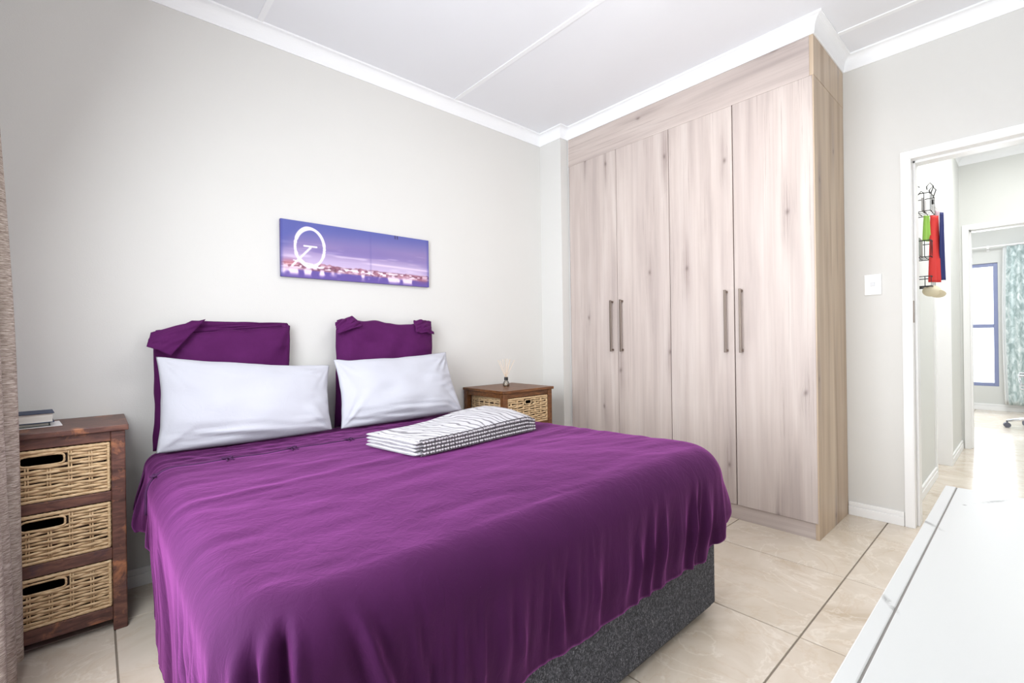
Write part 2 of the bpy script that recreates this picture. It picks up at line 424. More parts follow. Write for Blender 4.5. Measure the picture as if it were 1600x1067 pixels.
# door wall: opening y -0.36..0.44
DY0, DY1, DZ = -0.36, 0.447, 2.03
struct(put('wall_right', B((XR, XR+T, DY1, YB+T, 0, ZC+0.1), (XR, XR+T, YF, DY0, 0, ZC+0.1), (XR, XR+T, DY0, DY1, DZ, ZC+0.1)), WALL))
NX, NY = 2.71, 2.436
struct(put('wall_corner', B((NX, XR, NY, YB, 0, ZC)), WALL))
ceil_o = struct(put('ceiling', B((XL-T, 6.15, YF-T, YB+T, ZC, ZC+0.1)), CEIL))
for xc in (0.645, 1.85, 3.045):
    k = put('cover_strip', B((xc-0.014, xc+0.014, YF, YB-0.04, ZC-0.005, ZC+0.001)), TRIM, ceil_o)

# floor with tiles as pieces
GX0, GY0, S = 0.045, 0.563, 0.6
floor_o = struct(put('floor', B((XL-T, 9.42, YF-1.6, YB+T, -0.12, -0.004)), GROUT))
g = 0.0028
tile_me = {}
def tile(x0, x1, y0, y1):
    key = (round(x1-x0, 3), round(y1-y0, 3))
    if key not in tile_me:
        bm = B((0, x1-x0, 0, y1-y0, -0.012, 0.0)); me = bpy.data.meshes.new('tile')
        bmesh.ops.bevel(bm, geom=[e for e in bm.edges if all(v.co.z > -0.001 for v in e.verts)], offset=0.0012, segments=1, affect='EDGES')
        bm.to_mesh(me); bm.free(); me.materials.append(TILE); tile_me[key] = me
    o = bpy.data.objects.new('tile', tile_me[key]); COL.objects.link(o); o.location = (x0, y0, 0); o.parent = floor_o
for i in range(-1, 16):
    for j in range(-4, 4):
        x0, x1 = GX0+i*S, GX0+(i+1)*S; y0, y1 = GY0+j*S, GY0+(j+1)*S
        # keep to the footprint of the rooms
        lx, hx, ly, hy = XL, 9.3, -2.0, YB
        if x0 < XR+0.3: ly = YF
        elif x0 < 6.0: hy = 1.1; ly = -0.9
        else: hy = YB
        a0, a1, b0, b1 = max(x0+g, lx), min(x1-g, hx), max(y0+g, ly), min(y1-g, hy)
        if a1-a0 > 0.02 and b1-b0 > 0.02: tile(a0, a1, b0, b1)

# baseboards: board with a groove near its top
def baseboard(name, x0, x1, y0, y1, nx, ny, h=0.078):
    """x0..x1,y0..y1 = wall line; (nx,ny) points into the room"""
    t1, t2 = 0.014, 0.008
    def bb(t, z0, z1):
        return (min(x0, x0+nx*t), max(x1, x1+nx*t), min(y0, y0+ny*t), max(y1, y1+ny*t), z0, z1)
    return struct(put(name, B(bb(t1, 0, h*0.66), bb(t2, h*0.66, h*0.74), bb(t1*0.8, h*0.74, h)), WHITE, bevel=0.002))
baseboard('baseboard_back', XL, NX, YB, YB, 0, -1)
baseboard('baseboard_right', XR, XR, 0.49, 0.748, -1, 0)
baseboard('baseboard_front', XL, XR, YF, YF, 0, 1)
baseboard('baseboard_left', XL, XL, WY1+0.06, YB-0.014, 1, 0)
baseboard('baseboard_corner', NX, NX, NY, YB-0.014, -1, 0)

# cornice: cove profile swept along a polyline against the walls
def cornice(name, path, inward, proj=0.052, drop=ZC-ZK, mat=None, zc=ZC):
    """path: list of xy corner points; inward: per point xy offset direction (mitred)"""
    prof = [(0.0, -drop), (0.006, -drop), (0.009, -drop+0.012)]
    for k in range(9):
        a = k/8*PI/2
        prof.append((0.009+(proj-0.018)*(1-math.cos(a)), -drop+0.012+(drop-0.022)*math.sin(a)))
    prof += [(proj-0.004, -0.010), (proj, -0.008), (proj, 0.0), (0.0, 0.0)]
    bm = bmesh.new(); rings = []
    for (x, y), (ix, iy) in zip(path, inward):
        rings.append([bm.verts.new((x+ix*p, y+iy*p, zc+z)) for p, z in prof])
    for a, b in zip(rings, rings[1:]):
        for k in range(len(prof)): k2 = (k+1) % len(prof); bm.faces.new((a[k], a[k2], b[k2], b[k]))
    bm.faces.new(rings[0]); bm.faces.new(rings[-1][::-1])
    return struct(put(name, bm, mat or TRIM))
cornice('trim_1', [(XL, YB), (NX, YB), (NX, NY), (2.79, NY), (2.79, 0.75), (XR, 0.75), (XR, YF)],
        [(1, -1), (-1, -1), (-1, -1), (-1, -1), (-1, -1), (-1, -1), (-1, 1)])
cornice('trim_2', [(XR, YF), (XL, YF), (XL, YB)], [(-1, 1), (1, 1), (1, -1)])

# door frame 1 (steel frame, white): outer lip, recess, stop
def doorframe(name, x0, x1, y0, y1, z1, lip=0.04, proj=0.012, both=True):
    fr = []
    for xs in ((x0-proj, x0+0.0), (x1, x1+proj)):
        fr += [(xs[0], xs[1], y1, y1+lip, 0, z1+lip), (xs[0], xs[1], y0-lip, y0, 0, z1+lip), (xs[0], xs[1], y0, y1, z1, z1+lip)]
    d = 0.004
    fr += [(x0-proj, x1+proj, y1-d, y1, 0, z1), (x0-proj, x1+proj, y0, y0+d, 0, z1), (x0-proj, x1+proj, y0, y1, z1-d, z1)]
    m0, m1 = x0+0.05, x1+proj                         # rebate stop
    fr += [(m0, m1, y1-0.016, y1-d, 0, z1-d), (m0, m1, y0+d, y0+0.016, 0, z1-d), (m0, m1, y0, y1, z1-0.016, z1-d)]
    return struct(put(name, B(*fr), WHITE, bevel=0.0015))
d1 = doorframe('door_1', XR, XR+T, DY0, DY1, DZ)
put('strike_plate', B((XR+0.012, XR+0.034, DY1-0.0065, DY1-0.0035, 1.13, 1.25)), STEEL, d1)

# hallway
HY = 0.50
struct(put('wall_hallway_left', B((XR+T, 4.68, HY, HY+T, 0, ZC), (4.68, 5.16, HY, HY+T, 2.05, ZC), (5.16, 6.03, 0.46, HY+T, 0, ZC)), HALLWALL))
d2 = struct(put('door_2', B((4.66, 4.70, HY-0.012, HY+0.10, 0, 2.07), (5.14, 5.18, 0.447, HY+0.10, 0, 2.07), (4.66, 5.18, HY-0.012, HY+0.10, 2.03, 2.07)), WHITE, bevel=0.002))
struct(put('door_3', B((4.70, 5.14, HY+0.085, HY+0.12, 0.004, 2.03)), WHITE))
baseboard('baseboard_hallway', XR+T+0.012, 4.66, HY, HY, 0, -1)
baseboard('baseboard_passage', 5.18, 6.0, 0.46, 0.46, 0, -1)
struct(put('wall_hallway_right', B((XR+T, 6.03, -1.0, -0.9, 0, ZC)), HALLWALL))
EX = 6.03
struct(put('wall_hallway_end', B((EX, EX+T, 0.42, YB+T, 0, ZC), (EX, EX+T, -0.6, 0.42, 2.05, ZC), (EX, EX+T, -2.0, -0.6, 0, ZC)), HALLWALL))
doorframe('door_4', EX, EX+T, -0.6, 0.40, 2.03)
cornice('trim_3', [(XR+T, 0.46), (EX, 0.46), (EX, -0.9)], [(1, -1), (-1, -1), (-1, 1)], mat=TRIM)
# office room beyond
OX = 9.3
struct(put('wall_office_back', B((OX, OX+T, -2.0, 0.33, 0, ZC), (OX, OX+T, 1.55, YB+T, 0, ZC), (OX, OX+T, 0.33, 1.55, 0, 0.335), (OX, OX+T, 0.33, 1.55, 2.05, ZC)), HALLWALL))
struct(put('wall_office_left', B((EX+T, OX+T, YB, YB+T, 0, ZC)), HALLWALL))
struct(put('wall_office_right', B((EX, OX+T, -2.12, -2.0, 0, ZC)), HALLWALL))
struct(put('ceiling_office', B((6.15, OX+T, -2.12, YB+T, ZC, ZC+0.1)), CEIL))
baseboard('baseboard_office', OX, OX, -1.9, YB, -1, 0, h=0.09)
wn = thing('window_1', 'tall window', 'window', (OX+0.05, 0.94, 0.335)); del wn['label']; del wn['category']; wn['kind'] = 'structure'
fx0, fx1 = OX+0.02, OX+0.07
put('window_frame', B((fx0, fx1, 0.33, 0.375, 0.335, 2.05), (fx0, fx1, 1.505, 1.55, 0.335, 2.05), (fx0, fx1, 0.375, 1.505, 0.335, 0.38), (fx0, fx1, 0.375, 1.505, 2.005, 2.05)), ALU, wn, bevel=0.003)
put('transom', B((fx0, fx1, 0.375, 1.505, 1.15, 1.20)), ALU, wn, bevel=0.003)
put('mullion', B((fx0, fx1, 0.93, 0.97, 0.38, 1.15), (fx0, fx1, 0.93, 0.97, 1.20, 2.005)), ALU, wn, bevel=0.003)
for y0, y1 in ((0.375, 0.93), (0.97, 1.505)):
    for z0, z1 in ((0.38, 1.15), (1.20, 2.005)): put('pane', B((fx0+0.02, fx0+0.026, y0, y1, z0, z1)), GLASS, wn)
# bedroom glazed door in the window wall (beyond the left edge of the picture)
w2 = bpy.data.objects.new('window_2', None); COL.objects.link(w2); w2.location = (XL-0.06, 0.96, 0); w2['kind'] = 'structure'
gx0, gx1 = XL-0.08, XL-0.03
put('window_frame', B((gx0, gx1, WY0, WY0+0.05, 0, WZ1), (gx0, gx1, WY1-0.05, WY1, 0, WZ1), (gx0, gx1, WY0, WY1, 0, 0.05), (gx0, gx1, WY0, WY1, WZ1-0.05, WZ1), (gx0, gx1, 0.93, 0.99, 0.05, WZ1-0.05)), ALU, w2, bevel=0.003)
for y0, y1 in ((WY0+0.05, 0.93), (0.99, WY1-0.05)): put('pane', B((gx0+0.02, gx0+0.026, y0, y1, 0.05, WZ1-0.05)), GLASS, w2)

# ================================================================== WARDROBE
WX, WYa, WYb, WZ = 2.79, 0.75, 2.43, ZK
wd = thing('wardrobe', 'built-in pale ash four-door wardrobe beside the doorway', 'wardrobe', (3.07, 1.59, 0))
put('carcass', B((WX+0.02, XR-0.002, WYb-0.018, WYb-0.001, 0, WZ), (WX+0.02, XR-0.002, WYa+0.018, WYb-0.018, WZ-0.218, WZ-0.2), (XR-0.012, XR-0.002, WYa+0.018, WYb-0.018, 0, WZ),
      (WX+0.02, XR-0.002, WYa+0.018, WYb-0.018, 0.08, 0.096), (WX+0.02, XR-0.02, 1.56, 1.578, 0.096, WZ-0.218)), ASH_S, wd)
put('side_panel', B((WX-0.001, XR-0.002, WYa, WYa+0.018, 0, WZ-0.21)), ASH_S, wd, bevel=0.001)['label'] = 'warmer-toned ash side panel'
put('side_fascia', B((WX-0.001, XR-0.002, WYa-0.001, WYa+0.018, WZ-0.209, WZ)), ASH_S, wd, bevel=0.001)
put('fascia', B((WX, WX+0.018, WYa+0.0185, WYb-0.003, WZ-0.209, WZ)), ASH_H, wd, bevel=0.001)
put('plinth', B((WX+0.004, WX+0.02, WYa+0.0185, WYb-0.003, 0, 0.083)), ASH_H, wd, bevel=0.001)
put('filler_strip', B((WX-0.002, WX+0.02, WYb-0.0028, WYb+0.0, 0.0, WZ)), WHITE, wd)
ys = [WYa+0.004, 1.165, 1.571, 1.98, WYb-0.012]
gaps = [0.0015, 0.0028, 0.002, 0.0018, 0.0015]
hands = {0: 1, 1: 0, 2: 1, 3: 0}
for i in range(4):
    y0, y1 = ys[i]+gaps[i]*1.0, ys[i+1]-gaps[i+1]
    dr = put('door', B((WX-0.004, WX+0.016, y0, y1, 0.086, WZ-0.2115)), ASH, wd, bevel=0.0012)
    hy = (y1-0.040) if hands[i] else (y0+0.040)
    bm = bmesh.new()
    bx = WX-0.038
    box(bm, bx, bx+0.008, hy-0.007, hy+0.007, 0.975, 1.342)
    for zz in (0.980, 1.323): box(bm, bx+0.008, WX-0.004, hy-0.006, hy+0.006, zz, zz+0.014)
    put('handle', bm, STEEL, dr, bevel=0.0015)

# ================================================================== BED
base = thing('bed_base', 'charcoal tweed upholstered divan bed base on the tiled floor', 'bed base', (1.02, 1.75, 0))
put('upholstered_box', B((0.262, 1.785, 0.834, YB-0.02, 0.035, 0.335)), TWEED, base, bevel=0.008, seg=3)
put('underside_board', B((0.275, 1.772, 0.847, YB-0.03, 0.022, 0.036)), BLACK, base)
for (x, y) in ((0.33, 0.9), (1.72, 0.9), (0.33, 2.55), (1.72, 2.55)):
    bm = bmesh.new(); lathe(bm, x, y, [(0.02, 0), (0.024, 0.006), (0.022, 0.024)], 14); put('foot', bm, BLACK, base, smooth=False)
mat_o = thing('mattress', 'white mattress with fitted sheet under the purple cover', 'mattress', (1.02, 1.75, 0.335))
put('mattress_body', B((0.262, 1.785, 0.836, YB-0.02, 0.336, 0.575)), COTTON, mat_o, bevel=0.035, seg=4)
def rr_sheet():
    nx, ny = 90, 30
    P = np.zeros((nx, ny, 3)); 
    for i in range(nx):
        # across: hem left -> over the top -> hem right
        t = i/(nx-1)
        for j in range(ny):
            y = 1.95 + (YB-0.022-1.95)*j/(ny-1)
            L = 0.20; W = 1.785-0.262+0.01; tot = 2*L+W; s = t*tot
            if s < L: x, z = 0.2585, 0.583-(L-s)*1.0
            elif s > L+W: x, z = 1.7895, 0.583-(s-L-W)*1.0
            else: x, z = 0.2585+(s-L), 0.583
            # round the two edges
            e = min(abs(s-L), abs(s-L-W))
            if e < 0.03:
                k = (1-e/0.03)**2*0.009
                z -= k; x += k if t < 0.5 else -k
            wr = 0.004*(vn2(np.array(x*22), np.array(y*14), 3)-0.5)*2
            P[i, j] = (x-(0.002 if t < 0.5 else -0.002)*0, y, z+float(wr))
    return P
sh = link('fitted_sheet', grid_mesh('fitted_sheet', rr_sheet()), COTTON, mat_o, smooth=True)

# ---- bedspread: a cloth with skirt that runs left side -> foot -> right side
TOPZ = 0.622
def topz(x, y):
    z = TOPZ + 0.016*sst(1.7, 1.0, y)*sst(0.5, 1.5, x)
    z = z + 0.010*(vn2(x*3.1, y*2.6, 11)-0.5) + 0.005*(vn2(x*9+y*3, y*16-x*2, 5)-0.5) + 0.0022*(vn2(x*12, y*46+x*6, 8)-0.5)
    z = z + 0.004*np.exp(-((y-1.55-0.10*x)**2)/0.0008) + 0.004*np.exp(-((y-1.32-0.13*x)**2)/0.0006)*sst(0.5, 0.9, x)
    return z
def cloth(y_rear, nU_side, x_l, x_r, y_f, r_l, r_r, r_f, cr, hem, flare, folds, rear_lip=0.0, nd=46, nin=34, top=topz):
    """x_l.. lines where the top turns down; hem(side, s01)->z of hem; returns (nu, nv, 3)"""
    # perimeter samples (point on turn line, outward normal, radius, tag)
    Q = []
    n1 = nU_side
    for k in range(n1): 
        y = y_rear + (y_f+cr-y_rear)*k/n1; Q.append((x_l, y, -1.0, 0.0, r_l, 0, k/n1))
    nc = 34
    for k in range(nc):
        a = k/nc*PI/2
        Q.append((x_l+cr-cr*math.cos(a), y_f+cr-cr*math.sin(a), -math.cos(a), -math.sin(a), r_l+(r_f-r_l)*k/nc, 1, k/nc))
    n2 = 190
    for k in range(n2):
        Q.append((x_l+cr+(x_r-x_l-2*cr)*k/n2, y_f, 0.0, -1.0, r_f, 2, k/n2))
    for k in range(nc):
        a = k/nc*PI/2
        Q.append((x_r-cr+cr*math.sin(a), y_f+cr-cr*math.cos(a), math.sin(a), -math.cos(a), r_f+(r_r-r_f)*k/nc, 3, k/nc))
    for k in range(n1+1):
        y = y_f+cr+(y_rear-y_f-cr)*k/n1; Q.append((x_r, y, 1.0, 0.0, r_r, 4, k/n1))
    Q = np.array(Q); nu = len(Q)
    x, y, nx, ny, r, seg, s = Q.T
    arc = np.concatenate([[0], np.cumsum(np.hypot(np.diff(x+nx*r), np.diff(y+ny*r)))])
    zh = np.array([hem(int(a), b, px, py) for a, b, px, py in zip(seg, s, x, y)])
    P = np.zeros((nu, nin+nd, 3))
    # inner: centre line point for each perimeter sample
    cx = (x_l+x_r)/2; half = (x_r-x_l)/2
    cy = np.where((seg == 0) | (seg == 4), np.maximum(y, y_f+half*0.9), y_f+half*0.9)
    yy = np.linspace(0, 1, nin, endpoint=False)
    for j, t in enumerate(yy):
        e = 1-(1-t)**1.5
        px = cx+(x-cx)*e; py = cy+(y-cy)*e
        P[:, j, 0] = px; P[:, j, 1] = py; P[:, j, 2] = top(px, py)
    z0 = top(x, y)
    for j in range(nd):
        t = j/(nd-1)
        # arc then straight down
        Ltot = r*PI/2 + np.maximum(z0-r-zh, 0.001)
        d = t**0.9*Ltot
        ang = np.clip(d/r, 0, PI/2)
        h = r*np.sin(ang); v = r*(1-np.cos(ang)) + np.maximum(d-r*PI/2, 0)
        dep = v
        f_, vv = folds(arc, dep, seg, s, x, y)
        h = h + flare(seg, s, dep, x, y) + f_
        P[:, nin+j, 0] = x+nx*h; P[:, nin+j, 1] = y+ny*h; P[:, nin+j, 2] = np.maximum(z0-v+vv, 0.012)
    return P, arc, seg

YS = 2.075
def hem(seg, s, x, y):
    if seg == 0: return 0.10 if s < 0.0 else 0.016+0.10*max(0, 0.10-s)/0.10
    if seg == 1: return 0.016
    if seg == 2:
        z = 0.016 + (0.272-0.016)*float(sst(0.02, 0.34, s))
        return z - 0.012*float(sst(0.80, 0.93, s)) + 0.045*float(sst(0.93, 1.0, s)) + 0.002*math.sin(s*23)
    if seg == 3: return 0.305+0.03*float(sst(0.0, 0.30, s)) + 0.03*float(sst(0.5, 1.0, s)) 
    return 0.365 + 0.02*math.sin(s*9)
def flare(seg, s, dep, x, y):
    f = np.zeros_like(dep)
    f = f + (seg == 0)*(-0.018*sst(0.0, 0.5, dep))*1.0
    f = f + ((seg == 1))*(0.02*sst(0.1, 0.5, dep)*np.sin(s*PI))
    bil = 0.034*sst(0.04, 0.24, dep) - 0.030*sst(0.26, 0.33, dep)      # side billows out, hem tucks back
    f = f + (seg == 3)*bil*sst(0.05, 0.6, s) + (seg == 4)*bil
    f = f - (seg == 2)*(0.012*sst(0.22, 0.36, dep))
    return f
def folds(arc, dep, seg, s, x, y):
    g_ = sst(0.03, 0.30, dep)
    f = 0.010*g_*(np.abs(vn1(arc*15+dep*0.8, 1)-0.5)*-4+1)*(0.3+vn1(arc*2.3, 2))
    f = f + 0.0055*sst(0.05, 0.2, dep)*(np.abs(vn1(arc*38+dep*1.5, 4)-0.5)*-4+1)*vn1(arc*4+dep*2, 6)
    # heavy folds that fall from the left foot corner
    af = arc[np.argmax(seg == 2)]
    q_ = arc-af-0.05*dep
    near = (seg <= 2)
    for (c0, wd_, am, d0, d1) in ((-0.085, 0.011, -0.034, 0.010, 0.085), (-0.062, 0.009, 0.014, 0.010, 0.08), (-0.110, 0.010, 0.016, 0.012, 0.09), (-0.134, 0.011, -0.020, 0.02, 0.11), (-0.160, 0.012, 0.012, 0.02, 0.12), (-0.22, 0.02, 0.008, 0.04, 0.2)):
        f = f + near*am*sst(d0, d1, dep)*np.exp(-((q_-c0)/wd_)**2)
    foot = (seg == 2)
    xx = x
    for (c0, sl_, wd_, am, d0, d1) in ((0.330, 0.30, 0.010, 0.016, 0.01, 0.12), (0.306, 0.28, 0.012, -0.012, 0.01, 0.12), (0.354, 0.30, 0.009, -0.007, 0.01, 0.12),
            (0.43, 0.12, 0.010, 0.009, 0.04, 0.18), (0.452, 0.12, 0.010, -0.007, 0.04, 0.18), (0.56, 0.14, 0.011, 0.009, 0.08, 0.25), (0.80, 0.20, 0.014, 0.013, 0.06, 0.32),
            (0.835, 0.20, 0.016, -0.008, 0.06, 0.32), (0.96, 0.15, 0.010, 0.008, 0.06, 0.3), (1.18, 0.05, 0.010, 0.007, 0.10, 0.30), (0.68, 0.16, 0.009, 0.006, 0.1, 0.3), (1.34, 0.03, 0.009, 0.007, 0.08, 0.28)):
        f = f + foot*am*sst(d0, d1, dep)*np.exp(-((xx-c0-sl_*dep)/wd_)**2)
    # bunched folds at the right foot corner
    f = f + ((seg == 3))*0.020*sst(0.08, 0.36, dep)*np.sin(s*PI*4.2+0.4)*np.sin(np.clip(s, 0, 1)*PI)**0.5
    nr = foot*sst(0.72, 1.0, s)
    f = f + nr*0.010*sst(0.08, 0.34, dep)*np.sin(arc*72+dep*5)
    # long gentle folds down the window side
    sd = (seg == 0)
    f = f + sd*0.012*sst(0.1, 0.5, dep)*(vn1(arc*6.5+dep*1.2, 9)-0.5)*2
    # diagonal pull creases near the left foot corner
    f = f + sd*sst(0.6, 1.0, s)*0.006*np.sin((arc*1.0+dep*0.9)*55)*sst(0.05, 0.3, dep)
    f = f*np.where(foot & (x > 0.5), 1-0.55*sst(0.24, 0.36, dep), 1.0)
    return f, 0
P, arc, seg = cloth(YS, 90, 0.215, 1.775, 0.885, 0.085, 0.105, 0.10, 0.080, hem, flare, folds)
cov = thing('bedspread', 'deep purple velour bedspread draped over the double bed', 'bedspread', (1.02, 1.45, 0.3))
me = grid_mesh('cover', P)
cv = link('cover', me, PURPLE, cov, smooth=True)
so = cv.modifiers.new('thick', 'SOLIDIFY'); so.thickness = 0.010; so.offset = -1
bmc = bmesh.new(); bmc.from_mesh(me); bmesh.ops.remove_doubles(bmc, verts=bmc.verts, dist=0.0004); bmesh.ops.recalc_face_normals(bmc, faces=bmc.faces); bmc.to_mesh(me); bmc.free()
for p in me.polygons: p.use_smooth = True
# lower layer of the cover that shows between the open edge and the pillows
def top2(x, y):
    return 0.6035 + 0.004*(vn2(x*5, y*30, 21)-0.5)*2 + 0.003*(vn2(x*26, y*60+x*10, 22)-0.5)*2
def flap_layer():
    ny, nx = 46, 240
    P = np.zeros((ny, nx, 3)); L = 0.30; r = 0.05
    x_l, x_r = 0.205, 1.80
    for j in range(ny):
        y = 1.98 + (2.47-1.98)*j/(ny-1)
        LL = L - 0.05*(j/(ny-1)) + 0.012*math.sin(j*0.5)
        tot = LL+(x_r-x_l)+0.22
        s = np.linspace(0, 1, nx)*tot
        for i, q in enumerate(s):
            if q < LL:
                d = LL-q; a = min(d/r, PI/2); h = r*math.sin(a); v = r*(1-math.cos(a))+max(0, d-r*PI/2)
                fl = 0.055*float(sst(0.05, 0.28, d))*float(sst(1.98, 2.3, y))*(0.6+0.4*math.cos(y*30))
                fl += 0.010*float(sst(0.04, 0.2, d))*math.sin(y*46)
                x = x_l-h-fl; z = float(top2(np.array(x_l), np.array(y)))-v
            elif q > LL+(x_r-x_l):
                d = q-LL-(x_r-x_l); a = min(d/r, PI/2); h = r*math.sin(a); v = r*(1-math.cos(a))+max(0, d-r*PI/2)
                x = x_r+h; z = float(top2(np.array(x_r), np.array(y)))-v
            else:
                x = x_l+(q-LL); z = float(top2(np.array(x), np.array(y)))
            yy = y + 0.008*math.sin(x*9)*(j/(ny-1))
            P[j, i] = (x, yy, z)
    return P
fl = link('lower_layer', grid_mesh('lower_layer', flap_layer()), PURPLE, cov, smooth=True)
so = fl.modifiers.new('thick', 'SOLIDIFY'); so.thickness = 0.006; so.offset = -1
fl['label'] = 'crinkled inner layer of the bedspread opening'
# piped edge of the opening
def edge_pts(y, lift):
    pts = []
    for q in np.linspace(0, 1, 120):
        s = q*(0.20+1.585+0.1)
        if s < 0.20:
            d = 0.20-s; a = min(d/0.085, PI/2); pts.append((0.215-0.085*math.sin(a)-0.002, y, TOPZ-0.085*(1-math.cos(a))-max(0, d-0.085*PI/2)+lift))
        elif s < 1.785:
            x = 0.215+(s-0.20); pts.append((x, y, float(topz(np.array(x), np.array(y)))+lift))
    return pts
bm = bmesh.new(); tube(bm, edge_pts(YS+0.004, -0.0005), 0.0055, 6); put('opening_edge', bm, PURPLE_EDGE, cov, smooth=True)
def bow(x, y, z, ang):
    bm = bmesh.new()
    c, s_ = math.cos(ang), math.sin(ang)
    def R(px, py, pz): return (x+px*c-py*s_, y+px*s_+py*c, z+pz)
    for sg in (-1, 1):
        tube(bm, [R(sg*0.017*math.sin(t)*(1), -0.0+0.010*math.sin(2*t)*0.9, 0.006+0.004*math.sin(t)) for t in np.linspace(0, PI, 9)], 0.003, 5)
        tube(bm, [R(sg*0.002, 0, 0.006), R(sg*0.008, -0.012, 0.004), R(sg*0.012, -0.026, 0.001)], 0.0028, 5)
    bmesh.ops.create_icosphere(bm, subdivisions=1, radius=0.006, matrix=Matrix.Translation(Vector(R(0, 0, 0.006))))
    put('tie', bm, PURPLE_EDGE, cov, smooth=True)
for bx in (0.375, 0.609, 0.851): bow(bx, YS-0.004, float(topz(np.array(bx), np.array(YS))), 0.3)
bow(0.152, YS-0.004, 0.595, 1.2)

# ---- pillows: a closed shell between four 3-D corner points
def pillow(corners, thick, seed, sag=0.0, pinch=0.05, pinch_b=0.0, edge=0.003, nrm=None, wr=0.006, sides=(0.0, 0.0, 0.0, 0.0), nu=64, nv=44, power=2.6):
    """corners BL, BR, TR, TL; returns P front grid + back grid as closed mesh"""
    BL, BR, TR, TL = [np.array(c, float) for c in corners]
    n = np.cross(BR-BL, TL-BL); n /= np.linalg.norm(n)
    u = np.linspace(-1, 1, nu); v = np.linspace(-1, 1, nv)
    # cluster samples toward rim
    u = np.sin(u*PI/2)*0.5+u*0.5; v = np.sin(v*PI/2)*0.5+v*0.5
    U, V = np.meshgrid(u, v, indexing='ij')
    A, Bq = (U+1)/2, (V+1)/2
    base = ((1-A)*(1-Bq))[..., None]*BL + (A*(1-Bq))[..., None]*BR + (A*Bq)[..., None]*TR + ((1-A)*Bq)[..., None]*TL
    ex = (BR-BL)/np.linalg.norm(BR-BL); ey = (TL-BL)/np.linalg.norm(TL-BL)
    W = np.linalg.norm(BR-BL); Hh = np.linalg.norm(TL-BL)
    # edges draw in between the corners
    inx = pinch*(1-V**2)*U*np.abs(U)**3; iny = (1-U**2)*np.where(V > 0, pinch, pinch_b)*V*np.abs(V)**3
    base = base - (inx*W/2)[..., None]*ex - (iny*Hh/2)[..., None]*ey
    base = base + (edge*((vn1(U*4+seed, 3)-0.5)*2+0.9*np.exp(-((np.abs(U)-0.93)/0.09)**2))*np.clip(V, 0, 1)**3)[..., None]*ey
    base = base + (edge*0.7*(vn1(V*4+seed, 5)-0.5)*2*U*np.abs(U))[..., None]*ex
    prof = np.clip(1-np.abs(U)**power, 0, 1)**0.52*np.clip(1-np.abs(V)**power, 0, 1)**0.52
    prof = prof*(1+sag*(-V)*0.5)
    # wrinkles radiate from corners and bottom edge
    def wrinkle(sd):
        w_ = np.zeros_like(U)
        for (cu, cv_) in ((-1, -1), (1, -1), (1, 1), (-1, 1)):
            th = np.arctan2((V-cv_)*Hh, (U-cu)*W); dd = np.hypot((U-cu)*W/2, (V-cv_)*Hh/2)
            w_ += np.exp(-(dd/0.13)**2)*(vn1(th*6+sd+cu*3+cv_*7, sd)-0.5)*2
        w_ += 0.9*np.exp(-((V+0.78)/0.22)**2)*(vn2(U*2.2+V*3, V*13+U*1.5, sd+1)-0.5)*2
        w_ += 0.7*np.exp(-((U-0.85)/0.2)**2)*(vn2(U*3, V*9, sd+2)-0.5)*2
        w_ += 0.6*(vn2(U*3+V, V*3-U, sd+3)-0.5)*2
        return w_*wr
    rim = np.clip(1-np.abs(U)**8, 0, 1)*np.clip(1-np.abs(V)**8, 0, 1)
    F = base + n*((thick/2*prof + wrinkle(seed)*rim)[..., None])
    K = base - n*((thick/2*prof*0.9 + wrinkle(seed+9)*rim*0.5)[..., None])
    return F, K
def pillow_mesh(name, F, K):
    nu, nv, _ = F.shape
    verts = np.concatenate([F.reshape(-1, 3), K.reshape(-1, 3)]); idx = np.arange(nu*nv).reshape(nu, nv)
    a, b, c, d = idx[:-1, :-1].ravel(), idx[1:, :-1].ravel(), idx[1:, 1:].ravel(), idx[:-1, 1:].ravel()
    q = np.stack([a, b, c, d], 1); o = nu*nv
    me = bpy.data.meshes.new(name); me.from_pydata(verts.tolist(), [], q.tolist()+(q[:, ::-1]+o).tolist())
    bm = bmesh.new(); bm.from_mesh(me); bmesh.ops.remove_doubles(bm, verts=bm.verts, dist=0.0006); bmesh.ops.recalc_face_normals(bm, faces=bm.faces)
    bm.to_mesh(me); bm.free(); me.update(); return me
def at(px, py, Y=None, X=None, Z=None):
    """world point seen at a pixel of the photograph on a plane"""
    d = fw + r2*((px-800)/f_px) + u2*((533.5-py)/f_px); c = Vector((0, 0, H))
    t = (Y/d.y) if Y is not None else ((X/d.x) if X is not None else ((Z-H)/d.z))
    return tuple(c+d*t)
def make_pillow(name, label, corners, thick, mat, seed, **kw):
    F, K = pillow(corners, thick, seed, **kw)
    o = thing(name, label, 'pillow', ((corners[0][0]+corners[1][0])/2, (corners[0][1]+corners[1][1])/2, min(c[2] for c in corners)))
    link('pillowcase', pillow_mesh('pillowcase', F, K), mat, o, smooth=True)
    return o
